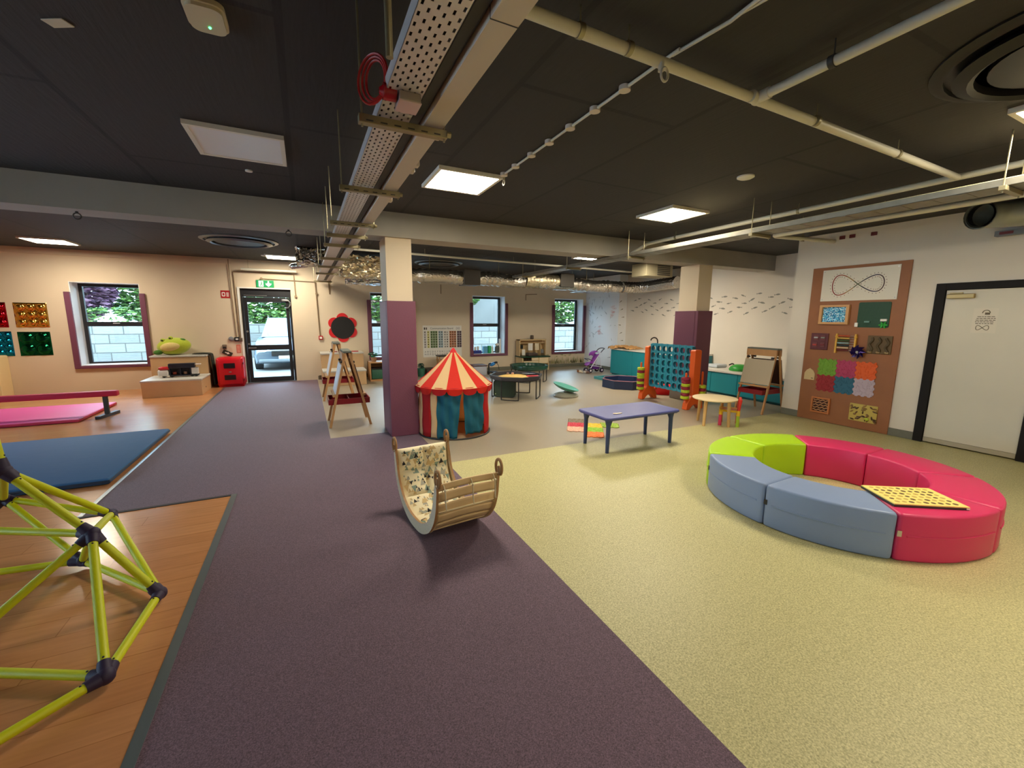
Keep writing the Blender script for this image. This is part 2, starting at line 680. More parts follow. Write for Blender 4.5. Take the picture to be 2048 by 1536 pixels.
mb.b2((XR, D2[0] - 0.01, D2[2] + 0.01), (XF + 0.3, D2[1] + 0.01, CZ))
mb.b2((XR + 0.09, D2[0] - 0.01, -0.06), (XF + 0.3, D2[1] + 0.01, D2[2] + 0.01))
struct(mb, 'wall_right', FISHW)
struct(MB().b2((XL, YB - 0.035, 2.83), (-1.45, YB, CZ - 0.001)), 'trim_4', WALL)
struct(MB().b2((-5.72, 11.55, 0), (-5.36, YB, 0.83), 0.03), 'trim_5', mat('cream_boxing', (222, 200, 150), 0.6))

# coved vinyl skirting
for nm, lo, hi in (('baseboard_right', (XR - 0.012, 2.56, 0), (XR, 4.36, 0.11)),
                   ('baseboard_back', (0.24, YB - 0.014, 0), (8.69, YB, 0.10)),
                   ('baseboard_corner', (8.676, 10.25, 0), (8.69, YB - 0.014, 0.10))):
    struct(MB().b2(lo, hi, 0.004), nm, COVE)

# windows
win_labels = []
HANDLE = mat('window_handle_white', (214, 214, 214), 0.3)
for i, (a, b, z0, z1) in enumerate(WINS):
    nm = 'window_%d' % (i + 1)
    fr = MB()
    y0, y1 = 12.31, 12.38
    t = 0.075
    fr.b2((a, y0, z0), (a + t, y1, z1), 0.006).b2((b - t, y0, z0), (b, y1, z1), 0.006)
    fr.b2((a + t, y0, z1 - t), (b - t, y1, z1), 0.006).b2((a + t, y0, z0), (b - t, y1, z0 + 0.05), 0.006)
    zm = z0 + (z1 - z0) * 0.50
    fr.b2((a + t, y0, zm - 0.05), (b - t, y1, zm + 0.05), 0.006)
    w = struct(fr, nm, BLACKF)
    for (p, q) in ((z0 + 0.05, zm - 0.05), (zm + 0.05, z1 - t)):
        MB().b2((a + t, 12.342, p), (b - t, 12.348, q)).build('pane', GLASS, w)
    MB().b2(((a + b) / 2 - 0.06, 12.295, zm + 0.01), ((a + b) / 2 + 0.06, 12.31, zm + 0.025), 0.004).build('handle', HANDLE, w)
    rv = MB()
    rv.b2((a, 11.955, z0 - 0.001), (b, 12.31, z0 + 0.012)).b2((a, 11.955, z1 - 0.012), (b, 12.31, z1))
    rv.b2((a, 11.955, z0 + 0.012), (a + 0.012, 12.31, z1 - 0.012)).b2((b - 0.012, 11.955, z0 + 0.012), (b, 12.31, z1 - 0.012))
    rv.build('reveal', REVEAL, w)
# purple padded edging screwed round each window
wl = ['purple padded edging around the window above the gym mats', 'purple padded edging on the window behind the padded pillar',
      'purple padded edging around the window holding pots and tubs', 'purple padded edging around the window beside the toy pushchair']
for i, (a, b, z0, z1) in enumerate(WINS):
    t = thing('window_padding', wl[i], 'padding', ((a + b) / 2, YB, z0 - 0.09), group='purple padding around the windows')
    zt = z1 - 0.21
    MB().b2((a - 0.085, YB - 0.05, z0 - 0.06), (a + 0.012, YB - 0.002, zt), 0.008).build('side_pad', PURPAD, t)
    MB().b2((b - 0.012, YB - 0.05, z0 - 0.06), (b + 0.085, YB - 0.002, zt), 0.008).build('side_pad', PURPAD, t)
    MB().b2((a + 0.013, YB - 0.05, z0 - 0.06), (b - 0.013, YB - 0.002, z0 + 0.004), 0.008).build('bottom_pad', PURPAD, t)

# exit door
a, b, z0, z1 = DOOR
fr = MB()
fr.b2((a, 12.0, 0), (a + 0.05, 12.1, z1)).b2((b - 0.05, 12.0, 0), (b, 12.1, z1)).b2((a + 0.05, 12.0, 2.09), (b - 0.05, 12.1, z1))
dr = struct(fr, 'door_1', BLACKF)
MB().b2((a - 0.045, YB - 0.02, 0), (a, YB + 0.05, z1 + 0.03)).b2((a, YB - 0.02, z1), (b, YB + 0.05, z1 + 0.03)).build('trim', WHITE, dr)
lf = MB()
la, lb = a + 0.055, b - 0.055
lf.b2((la, 12.01, 0.015), (la + 0.075, 12.08, 2.08), 0.004).b2((lb - 0.075, 12.01, 0.015), (lb, 12.08, 2.08), 0.004)
lf.b2((la + 0.075, 12.01, 0.015), (lb - 0.075, 12.08, 0.125)).b2((la + 0.075, 12.01, 0.80), (lb - 0.075, 12.08, 0.925)).b2((la + 0.075, 12.01, 1.965), (lb - 0.075, 12.08, 2.08))
leaf = lf.build('leaf', BLACKF, dr)
for p, q in ((0.125, 0.80), (0.925, 1.965)):
    MB().b2((la + 0.075, 12.04, p), (lb - 0.075, 12.046, q)).build('pane', GLASS, dr)
MB().cyl((la + 0.04, 12.01, 0.86), (la + 0.04, 11.95, 0.86), 0.018).cyl((la + 0.04, 11.955, 0.86), (la + 0.19, 11.955, 0.86), 0.012).build('handle', STEEL, dr, 40)
MB().cyl((la + 0.04, 12.01, 0.955), (la + 0.04, 11.985, 0.955), 0.024).build('lock', STEEL, dr, 40)
MB().cyl((la + 0.03, 12.01, 1.26), (la + 0.03, 11.985, 1.26), 0.024).build('lock', STEEL, dr, 40)
MB().b2((la + 0.02, 11.985, 2.115), (la + 0.5, 11.995, 2.13)).build('rain_strip', STEEL, dr)
MB().b2((lb - 0.16, 11.96, 1.99), (lb - 0.02, 12.005, 2.04), 0.008).tube([(lb - 0.02, 11.96, 2.02), (lb + 0.03, 11.95, 1.97), (lb + 0.03, 11.95, 1.9), (lb - 0.02, 11.96, 1.84), (lb - 0.1, 11.98, 1.83)], 0.012).build('door_closer', STEEL, dr, 40)
struct(MB().b2((a, 11.95, -0.06), (b, 12.45, 0.012)), 'trim_6', STRIP)

# white internal door
DF = mat('charcoal_frame', (34, 31, 30), 0.6, spec=0.15)
y0, y1, zt = D2
fr = MB()
fr.b2((XR - 0.025, y1, 0), (XR + 0.08, y1 + 0.095, zt + 0.085), 0.004)
fr.b2((XR - 0.025, y0 - 0.095, 0), (XR + 0.08, y0, zt + 0.085), 0.004)
fr.b2((XR - 0.025, y0, zt), (XR + 0.08, y1, zt + 0.085), 0.004)
dr = struct(fr, 'door_2', DF)
MB().b2((XR + 0.0, y0 + 0.006, 0.075), (XR + 0.045, y1 - 0.006, zt - 0.005), 0.003).build('leaf', mat('door_white', (214, 206, 186), 0.5, var=(2, 0.02)), dr)
MB().b2((XR - 0.004, y0 + 0.006, 0.015), (XR + 0.04, y1 - 0.006, 0.073), 0.003).build('kick_strip', mat('pale_grey_strip', (176, 166, 144), 0.5), dr)
cl = MB()
cl.b2((XR - 0.055, 2.19, 1.90), (XR, 2.44, 1.955), 0.008)
cl.b2((XR - 0.03, 2.30, 1.958), (XR - 0.01, 2.42, 1.975), 0.004)
cl.build('door_closer', mat('brass_closer', (178, 156, 106), 0.4, 0.4), dr)

# ================================================================ OUTSIDE
PAVE = mat('outside_concrete', (112, 114, 112), 0.85, var=(1.5, 0.08))
struct(MB().b2((-30, 12.45, -0.14), (34, 45, -0.04)), 'ground', PAVE)
STONE = planks('stone_wall', (122, 122, 116), (104, 106, 102), (78, 76, 70), 0.85, 0.33, 0.9, rot=(PI / 2, 0, 0), mortar=0.02, bump=0.6)
o = struct(MB().b2((-24, 20, -0.04), (30, 20.5, 1.32)), 'outside_wall', STONE)
RENDERW = mat('grey_render', (92, 92, 88), 0.9, var=(1.5, 0.1))
struct(MB().b2((7.6, 20.6, -0.04), (11.2, 26, 4.2)), 'outside_building', RENDERW)


def leaves(name, c, r, n, mats, size, parent=None, seed=1):
    rnd = random.Random(seed)
    m = MB()
    for _ in range(n):
        while True:
            v = Vector((rnd.uniform(-1, 1), rnd.uniform(-1, 1), rnd.uniform(-1, 1)))
            if v.length <= 1:
                break
        v = v.normalized() * (v.length ** 0.4)
        p = Vector(c) + Vector((v.x * r[0], v.y * r[1], v.z * r[2]))
        R = Matrix.Rotation(rnd.uniform(0, 6.3), 3, 'Z') @ Matrix.Rotation(rnd.uniform(-1.2, 1.2), 3, 'X')
        s_ = size * rnd.uniform(0.6, 1.3)
        q = [p + R @ Vector(t) for t in ((-s_, 0, 0), (0, -s_ * 0.5, s_ * 0.15), (s_, 0, 0), (0, s_ * 0.5, s_ * 0.15))]
        m.mi = rnd.randrange(len(mats))
        m.add(q, [(0, 1, 2, 3)])
    return m.build(name, mats, parent, fix=False)


LG = [mat('leaf_green', (74, 112, 44), 0.6), mat('leaf_light', (110, 146, 66), 0.6), mat('leaf_dark', (40, 70, 30), 0.6)]
LP = [mat('leaf_plum', (92, 60, 82), 0.6), mat('leaf_plum_dark', (60, 40, 58), 0.6), mat('leaf_pink', (124, 90, 110), 0.6)]
BARK = mat('bark', (92, 76, 60), 0.9)
trees = [((-7.6, 22.4), 0.95, 3.3, LP, 'plum-leaved tree seen through the window above the gym mats'),
         ((-6.75, 25.0), 1.5, 3.2, LG, 'green tree beside the plum tree beyond the stone wall'),
         ((-1.6, 22.4), 1.5, 3.0, LG, 'green tree seen through the glass exit door'),
         ((3.4, 22.2), 1.9, 3.2, LG, 'green tree beyond the window behind the padded pillar'),
         ((6.95, 18.6), 0.85, 4.0, LG, 'green tree hanging in front of the grey rendered building'),
         ((14.3, 22.2), 1.6, 3.0, LG, 'green tree seen through the window beside the toy pushchair')]
for k, ((tx, ty), r, h, lm, lab) in enumerate(trees):
    t = thing('tree', lab, 'tree', (tx, ty, -0.04), group='trees beyond the stone wall')
    MB().cyl((tx, ty, -0.04), (tx, ty, h), 0.14, 0.08, 8).build('trunk', BARK, t)
    leaves('crown', (tx, ty, h), (r, 1.0, 1.8), 3600, lm, 0.15, t, 10 + k)
for k, (hx, lab) in enumerate(((-6.2, 'clipped green hedge above the stone wall outside the mat window'), (-2.0, 'low green hedge above the stone wall outside the exit door'))):
    o = leaves('hedge', (hx, 21.1, 1.45), (2.0, 0.35, 0.5), 1100, LG, 0.09, None, 30 + k)
    tag(o, lab, 'hedge', 'hedges along the outside wall')
# far house with a red gable
t = thing('house', 'far white house with a tiled gable roof seen through exit door', 'house', (2.0, 34, -0.04))
MB().b2((-1.0, 33, -0.04), (6.5, 38, 2.3)).build('wall', mat('house_white', (130, 128, 124), 0.9), t)
MB(Matrix.Translation((2.2, 32.7, 2.3)) @ Matrix.Rotation(PI / 2, 4, 'X')).prism([(-3.8, 0), (3.8, 0), (0, 2.2)], -5.6, 0.0).build('roof', mat('roof_tile', (100, 62, 58), 0.9), t)
# parked car
t = thing('car', 'pale silver blue car parked outside the glass exit door', 'car', (-0.52, 15.9, -0.04))
CARP = mat('car_paint', (92, 108, 124), 0.25, 0.3, coat=0.6)
CL = LM(t)
cb = MB(CL)
secs = [(-1.05, 0.86, 0.30, 0.60), (-0.95, 0.92, 0.22, 0.72), (-0.4, 0.94, 0.2, 0.92), (0.15, 0.94, 0.2, 1.0), (0.9, 0.93, 0.2, 1.05), (2.6, 0.93, 0.2, 1.05), (3.2, 0.86, 0.3, 1.0)]
rows = []
for (yy, hw, zb, ztp) in secs:
    rows.append([(-hw * 0.96, yy, zb), (-hw, yy, (zb + ztp) / 2), (-hw * 0.95, yy, ztp * 0.93), (-hw * 0.7, yy, ztp), (hw * 0.7, yy, ztp), (hw * 0.95, yy, ztp * 0.93), (hw, yy, (zb + ztp) / 2), (hw * 0.96, yy, zb)])
vs = [v for r_ in rows for v in r_]
fs = []
for k in range(len(rows) - 1):
    fs += [(k * 8 + i, k * 8 + (i + 1) % 8, (k + 1) * 8 + (i + 1) % 8, (k + 1) * 8 + i) for i in range(8)]
fs += [tuple(range(8)), tuple(range(len(vs) - 1, len(vs) - 9, -1))]
cb.add(vs, fs)
cb.build('body', CARP, t, 35)
cb = MB(CL)
vs = [(-0.78, 0.1, 1.0), (0.78, 0.1, 1.0), (0.8, 3.0, 1.03), (-0.8, 3.0, 1.03), (-0.6, 0.85, 1.62), (0.6, 0.85, 1.62), (0.62, 2.6, 1.62), (-0.62, 2.6, 1.62)]
cb.add(vs, [(0, 1, 5, 4), (1, 2, 6, 5), (2, 3, 7, 6), (3, 0, 4, 7), (4, 5, 6, 7)])
cb.build('windscreen', mat('car_glass', (96, 108, 114), 0.1, 0.2), t)
for sx in (-0.85, 0.85):
    for yy in (-0.35, 2.4):
        w = MB(CL).cyl((sx - 0.1, yy, 0.32), (sx + 0.1, yy, 0.32), 0.32, n=24).build('wheel', mat('tyre', (40, 42, 44), 0.8), t, 40)
        MB(CL).cyl((sx - 0.108, yy, 0.32), (sx + 0.108, yy, 0.32), 0.2, n=16).build('hub', STEEL, w, 40)
    MB(CL).ball((sx * 0.76, -0.99, 0.62), 0.14, (1.3, 0.5, 0.6)).build('headlight', mat('headlight', (230, 236, 240), 0.1), t, 60)
MB(CL).b2((-0.45, -1.075, 0.45), (0.45, -1.03, 0.62), 0.02).build('grille', BLACKP, t)
MB(CL).b2((-0.26, -1.09, 0.36), (0.26, -1.06, 0.46), 0.004).build('number_plate', mat('plate', (200, 204, 190), 0.5), t)
MB(CL).b2((-0.8, -1.1, 0.26), (0.8, -0.98, 0.36), 0.03).build('bumper', mat('bumper_grey', (110, 120, 128), 0.5), t)

# ================================================================ CEILING SERVICES
PFR = mat('panel_frame', (226, 220, 206), 0.5)
LITM = mat('panel_lit', (255, 244, 214), 0.5, emit=(PANEL_C, PANEL_L))
OFFM = mat('panel_off', (226, 226, 228), 0.4)


def panel(x, y, lit, label):
    t = thing('ceiling_light_panel', label, 'light', (x, y, CZ - 0.03), group='square ceiling light panels')
    z = CZ
    f = MB()
    for lo, hi in (((-.31, -.31), (.31, -.28)), ((-.31, .28), (.31, .31)), ((-.31, -.28), (-.28, .28)), ((.28, -.28), (.31, .28))):
        f.b2((x + lo[0], y + lo[1], z - 0.032), (x + hi[0], y + hi[1], z - 0.001))
    f.build('frame', PFR, t)
    MB().b2((x - .28, y - .28, z - 0.027), (x + .28, y + .28, z - 0.015)).build('diffuser', LITM if lit else OFFM, t)
    return t


panel(-0.36, 4.08, False, 'unlit white square ceiling panel above the blue gym mat side')
panel(1.46, 4.12, True, 'lit square ceiling panel beside the white cable tray')
panel(4.28, 4.12, True, 'lit square ceiling panel above the blue children table')
panel(4.40, 0.90, True, 'lit square ceiling panel next to the large dark air vent')
panel(-4.0, 10.66, True, 'lit square ceiling panel above the window by the gym mats')
panel(-0.37, 10.95, True, 'lit square ceiling panel above the glass exit door')
panel(5.66, 7.64, True, 'lit square ceiling panel glimpsed under the concrete beam')
# unseen panels added to brighten the room: over the far bay and behind the camera
panel(1.46, 7.3, True, 'added fill light panel unseen behind the beam over the easels')
panel(6.9, 7.3, True, 'added fill light panel unseen behind the beam over the sink counter')
panel(1.46, -2.3, True, 'added unseen fill light panel behind the viewer over the carpet')
panel(4.40, -2.3, True, 'added unseen fill light panel behind the viewer over the vinyl')

# perforated cable tray with its struts, and the trunking beside it
TY0, TY1, TZ = -1.5, 11.75, 2.50
t = thing('cable_tray', 'white perforated steel cable tray hung on threaded rods', 'cable tray', (0.41, 1.0, TZ))
x0, x1 = 0.345, 0.487
m = MB()
# slotted bottom plate: strips and slot rungs near the camera, plain beyond
nx = 6
px = (x1 - x0) / nx
yv = 0.9
yend = 5.2
m.b2((x0, TY0, TZ), (x1, yv, TZ + 0.0015))
m.b2((x0, yend, TZ), (x1, TY1, TZ + 0.0015))
sw, sl, pit = 0.0085, 0.021, 0.05
for k in range(nx + 1):
    xa = x0 if k == 0 else x0 + (k - 0.5) * px + sw / 2
    xb = x1 if k == nx else x0 + (k + 0.5) * px - sw / 2
    m.b2((xa, yv, TZ), (xb, yend, TZ + 0.0015))
nslot = int((yend - yv) / pit)
for k in range(nx):
    xc = x0 + (k + 0.5) * px
    off = pit / 2 if k % 2 else 0
    y = yv
    for j in range(nslot + 1):
        ya = yv + off + j * pit
        m.b2((xc - sw / 2, y, TZ), (xc + sw / 2, min(ya, yend), TZ + 0.0015))
        y = ya + sl
        if y >= yend:
            break
m.b2((x0, TY0, TZ), (x0 + 0.0015, TY1, TZ + 0.05)).b2((x1 - 0.0015, TY0, TZ), (x1, TY1, TZ + 0.05))
m.build('tray', mat('white_steel', (214, 208, 204), 0.4, 0.35), t)
MB().tube([(0.37, TY0, TZ + 0.025), (0.375, 3, TZ + 0.02), (0.38, TY1, TZ + 0.025)], 0.018).tube([(0.42, TY0, TZ + 0.03), (0.425, 4, TZ + 0.02), (0.42, TY1, TZ + 0.03)], 0.02).tube([(0.46, TY0, TZ + 0.02), (0.455, 6, TZ + 0.02), (0.46, TY1, TZ + 0.02)], 0.015).build('cables', DARKGAP, t)
BRY = [2.06, 3.15, 4.30, 4.95, 5.62, 6.92, 8.05, 9.32, 11.4]
for y in BRY:
    b = MB()
    b.b2((0.265, y - 0.02, TZ - 0.048), (0.66, y + 0.02, TZ - 0.012), 0.003)
    b.cyl((0.655, y - 0.016, TZ - 0.03), (0.675, y - 0.016, TZ - 0.03), 0.014, n=8)
    o = b.build('strut', STRUT, t)
    zt = CT
    MB().cyl((0.28, y, TZ - 0.06), (0.28, y, zt), 0.005, n=6).build('threaded_rod', STRUT, o)
    MB().cyl((0.648, y, TZ - 0.06), (0.648, y, zt), 0.005, n=6).build('threaded_rod', STRUT, o)
    if y < 4.6:
        d = MB()
        for k in range(6):
            d.b2((0.295 + k * 0.06, y - 0.0205, TZ - 0.04), (0.325 + k * 0.06, y + 0.0205, TZ - 0.034))
        d.build('slots', DARKGAP, o)
t = thing('trunking', 'flat pale steel trunking running beside the perforated cable tray', 'trunking', (0.59, 3, TZ))
MB().b2((0.552, TY0, TZ - 0.002), (0.645, TY1, TZ + 0.09), 0.002).build('body', TRUNK, t)
for y in (1.28, 4.55, 7.8):
    MB().b2((0.5515, y, TZ - 0.003), (0.6455, y + 0.004, TZ + 0.0905)).build('joint', DARKGAP, t)
for y in (2.16, 2.6, 2.72, 3.45):
    MB().b2((0.645, y, TZ + 0.0), (0.668, y + 0.05, TZ + 0.05), 0.004).build('clip', TRUNK, t)
# dark cable bundle between the two
o = MB().b2((0.492, TY0, TZ + 0.02), (0.548, TY1, TZ + 0.07), 0.01).build('cable_bundle', DARKGAP)
tag(o, 'dark cable run between the white tray and the pale trunking', 'cable')

# junction box and red alarm beacon on the tray
t = thing('junction_box', 'small square steel junction box under the cable tray', 'box', (0.43, 1.86, TZ - 0.03))
MB().b2((0.39, 1.80, TZ - 0.034), (0.475, 1.90, TZ - 0.001), 0.003).build('box', mat('box_steel', (170, 160, 150), 0.35, 0.6), t)
MB().b2((0.388, 1.798, TZ - 0.04), (0.477, 1.902, TZ - 0.034), 0.002).build('cover', mat('box_cover', (212, 190, 186), 0.35, 0.5), t)
t = thing('alarm_beacon', 'red alarm beacon with coiled red cable beside the junction box', 'alarm', (0.345, 1.88, TZ))
REDC = mat('red_cable', (170, 30, 26), 0.4)
MB().cyl((0.385, 1.845, TZ + 0.0), (0.335, 1.845, TZ + 0.0), 0.03, n=16).cyl((0.335, 1.845, TZ), (0.32, 1.845, TZ), 0.022, 0.01, n=16).build('beacon', mat('beacon_red', (170, 16, 30), 0.25), t, 40)
c = MB()
for k in range(3):
    c.tube([(0.318 - 0.006 * k - (0.03 + 0.008 * k) * math.cos(u), 1.9 + (0.045 + 0.012 * k) * math.cos(u), TZ + 0.06 + (0.07 + 0.01 * k) * math.sin(u)) for u in [2 * PI * i / 24 for i in range(24)]], 0.0055, 6, closed=True)
c.build('cable_coil', REDC, t, 60)
o = MB().cyl((0.2, 1.01, 2.17), (0.2, 1.01, CT), 0.008, n=12).build('drop_pipe', STRUT, None, 40)
tag(o, 'short vertical conduit drop left of the perforated cable tray', 'pipe')

# cream sprinkler-style pipes over the right half
t = thing('pipe_run', 'long cream pipe crossing the ceiling with a side branch', 'pipe', (2.3, 1.7, 2.85))
MB().cyl((0.45, 1.68, 2.85), (5.155, 1.763, 2.85), 0.026, n=16).build('main_pipe', PIPE, t, 40)
MB().cyl((2.365, 1.70, 2.85), (2.35, -3.0, 2.85), 0.024, n=16).build('branch_pipe', PIPE, t, 40)
MB().ball((2.365, 1.705, 2.85), 0.036, u=12, v=8).cyl((2.31, 1.703, 2.85), (2.42, 1.706, 2.85), 0.032, n=14).cyl((2.365, 1.69, 2.85), (2.365, 1.63, 2.85), 0.03, n=14).build('tee', PIPE, t, 40)
for x_, y_ in ((1.15, 1.69), (1.42, 1.69), (2.95, 1.712), (4.05, 1.74)):
    MB().cyl((x_ - 0.012, y_, 2.85), (x_ + 0.012, y_, 2.85), 0.031, n=14).cyl((x_, y_, 2.86), (x_, y_, CT), 0.004, n=6).build('pipe_clip', STRUT, t, 40)
MB().cyl((2.362, 1.31, 2.85), (2.362, 1.335, 2.85), 0.03, n=14).cyl((2.362, 1.32, 2.86), (2.362, 1.32, CT), 0.004, n=6).build('pipe_clip', DARKGAP, t, 40)
t = thing('surface_conduit', 'thin conduit with round junction boxes along the black ceiling', 'conduit', (1.75, 2.6, CZ))
MB().cyl((1.75, 1.70, CZ - 0.012), (1.75, 3.86, CZ - 0.012), 0.009, n=8).tube([(1.755, 1.75, CZ - 0.012), (1.785, 1.45, CZ - 0.02), (1.77, 1.2, CZ - 0.012), (1.80, 0.4, CZ - 0.012)], 0.009).tube([(1.79, 1.42, CZ - 0.012), (1.80, 1.2, CZ - 0.03), (1.83, 0.5, CZ - 0.012)], 0.007).build('tube', PIPE, t, 40)
for y in (2.10, 2.38, 2.66, 2.94, 3.22, 3.51, 3.75):
    MB().cyl((1.75, y, CZ - 0.026), (1.75, y, CZ - 0.0005), 0.034, n=18).build('round_box', mat('box_cream', (214, 200, 182), 0.5), t, 40)
RNG = [(1.80 + 0.0 * i, 3.86 + 0.022 * math.cos(i * PI / 8), CZ - 0.05 + 0.022 * math.sin(i * PI / 8)) for i in range(16)]
o = MB().tube(RNG, 0.004, 6, closed=True).cyl((1.80, 3.86, CZ - 0.028), (1.80, 3.86, CT), 0.012, n=10).build('ceiling_hook', PIPE, None, 60)
tag(o, 'small ring hook beside the lit panel near the cable tray', 'hook')
o = MB().tube([(1.62 + 0.022 * math.cos(i * PI / 8), 1.66, 2.775 + 0.03 * math.sin(i * PI / 8)) for i in range(16)], 0.006, 6, closed=True).cyl((1.62, 1.685, 2.80), (1.62, 1.685, 2.85), 0.014, n=10).build('ceiling_hook', PIPE, None, 60)
tag(o, 'white ring hook hanging under the long cream pipe', 'hook')

# right-hand tray and pipes
t = thing('cable_tray', 'galvanised cable tray hung between two cream pipes', 'cable tray', (4.7, 4, 2.58))
m = MB()
m.b2((4.57, -1.0, 2.58), (4.83, 9.3, 2.583)).b2((4.57, -1.0, 2.58), (4.573, 9.3, 2.63)).b2((4.827, -1.0, 2.58), (4.83, 9.3, 2.63))
for k in range(50):
    y = -0.9 + k * 0.2
    m.b2((4.575, y, 2.577), (4.825, y + 0.05, 2.58))
m.build('tray', GALV, t)
MB().tube([(4.62, -1, 2.62), (4.64, 3, 2.625), (4.62, 5.4, 2.615), (4.62, 6.4, 2.605), (4.64, 9.28, 2.62)], 0.025).tube([(4.70, -1, 2.61), (4.71, 4, 2.61), (4.70, 9.28, 2.61)], 0.02).tube([(4.77, -1, 2.615), (4.76, 5, 2.61), (4.77, 9.28, 2.615)], 0.018).build('cables', mat('cream_cables', (200, 188, 150), 0.5), t, 60)
for y in (1.3, 3.2, 5.2, 6.9, 8.7):
    s_ = MB().b2((4.53, y - 0.02, 2.545), (4.87, y + 0.02, 2.577), 0.003).build('strut', STRUT, t)
    for xx in (4.545, 4.855):
        MB().cyl((xx, y, 2.53), (xx, y, CT), 0.005, n=6).build('threaded_rod', STRUT, s_)
t = thing('pipe_run', 'cream pipe hung above the galvanised cable tray up to the beam', 'pipe', (5.2, 3, 2.87))
MB().tube(crom([(5.19, -2, 2.86), (5.2, 2.0, 2.86), (5.21, 5.2, 2.86), (5.2, 5.55, 2.83), (5.08, 5.66, 2.74), (4.98, 5.66, 2.68)], 6), 0.028, 12).build('pipe', PIPE, t, 50)
for y in (0.8, 3.1, 4.9):
    MB().cyl((5.2, y - 0.012, 2.86), (5.2, y + 0.012, 2.86), 0.033, n=14).cyl((5.2, y, 2.87), (5.2, y, CT), 0.004, n=6).build('pipe_clip', STRUT, t, 40)
t = thing('pipe_run', 'cream pipe ending in an elbow above the brown sensory board', 'pipe', (5.9, 2.5, 2.765))
MB().tube([(6.02, -2, 2.765), (5.95, 1.6, 2.765), (5.88, 3.70, 2.765), (5.90, 3.80, 2.768), (5.98, 3.83, 2.77), (7.42, 3.84, 2.82)], 0.03, 12).build('pipe', PIPE, t, 40)
for x_, y_ in ((5.93, 2.6), (5.90, 3.45), (6.6, 3.835)):
    MB().box((x_, y_, 2.79), (0.05, 0.03, 0.08), 0.004).cyl((x_, y_, 2.8), (x_, y_, CT), 0.004, n=6).build('pipe_clip', STRUT, t)
# service labels on the wall top, round duct end
for k, (y, z, lab) in enumerate(((3.73, 2.86, 'dark red service tag at the pipe end above the board'), (3.60, 2.86, 'second dark red service tag beside the pipe end'), (3.33, 2.85, 'dark red service tag high above the white infinity panel'))):
    o = MB(right_frame(y, z)).prism(rrect(0.075, 0.05, 0.005), 0.0005, 0.006).build('service_tag', mat('tag_red', (104, 34, 34), 0.6))
    tag(o, lab, 'tag', 'dark red tags along the wall top')
t = thing('duct_end', 'round grey duct with an open dark mouth near the ceiling', 'duct', (7.1, 2.0, 2.78))
DUCT = mat('duct_grey', (170, 172, 160), 0.45, 0.5, var=(8, 0.08))
Rm_ = Matrix.Rotation(PI / 2, 4, 'X') @ Matrix.Rotation(0, 4, 'Z')
pth = crom([(6.86, 2.10, 2.79), (6.97, 2.06, 2.795), (7.10, 1.92, 2.79), (7.18, 1.5, 2.79), (7.18, 0.2, 2.79)], 6)
MB().tube(pth, 0.135, 20, caps=False).build('pipe', DUCT, t, 50)
MB().tube(pth[:5], [0.118] * 5, 20, caps=False).build('lining', BLACKP, t, 50)
d_ = (Vector(pth[1]) - Vector(pth[0])).normalized()
MB().tube([Vector(pth[0]) - d_ * 0.01, Vector(pth[0]) + d_ * 0.02, Vector(pth[0]) + d_ * 0.021, Vector(pth[0]) + d_ * 0.035], [0.15, 0.15, 0.137, 0.137], 20, caps=False).build('collar', DUCT, t, 50)
t = thing('damper_box', 'grey damper box with a red tag under the round duct', 'box', (7.36, 1.85, 2.6))
MB().b2((7.33, 1.5, 2.60), (7.419, 2.1, 2.66), 0.004).build('box', GREYP, t)
MB().b2((7.326, 1.95, 2.615), (7.329, 2.06, 2.645)).build('tag', mat('tag_red', (104, 34, 34), 0.6), t)

# round swirl vents
VENT = mat('vent_black', (24, 23, 23), 0.5, 0.1)
VENTL = mat('vent_grey', (96, 100, 104), 0.3, 0.4)


def vent(x, y, r, m1, m2, label, z=CZ):
    t = thing('ceiling_vent', label, 'vent', (x, y, z - 0.05), group='round ceiling vents')
    MB().lathe([(r, z - 0.001), (r, z - 0.012), (r * 0.93, z - 0.03), (r * 0.90, z - 0.028), (r * 0.9, z - 0.001)], (x, y, 0), 40).build('outer_ring', m1, t, 40)
    MB().lathe([(r * 0.80, z - 0.02), (r * 0.84, z - 0.05), (r * 0.74, z - 0.075), (r * 0.70, z - 0.06), (r * 0.70, z - 0.02)], (x, y, 0), 40).build('inner_ring', m1, t, 40)
    MB().lathe([(0.001, z - 0.05), (r * 0.62, z - 0.045), (r * 0.62, z - 0.02)], (x, y, 0), 40).build('face', m2, t, 40)
    MB().lathe([(r * 0.9, z - 0.004), (r * 0.6, z - 0.003), (r * 0.6, z - 0.001)], (x, y, 0), 40).build('recess', BLACKP, t, 40)
    return t


vent(-0.93, 9.05, 0.60, VENTL, VENT, 'round dark vent beyond the beam near the exit door')
vent(3.47, 0.74, 0.60, VENT, BLACKP, 'large round black vent beside the lit panel overhead')
vent(3.05, 10.3, 0.58, VENTL, VENT, 'round vent above the foil ducts behind the padded pillar')
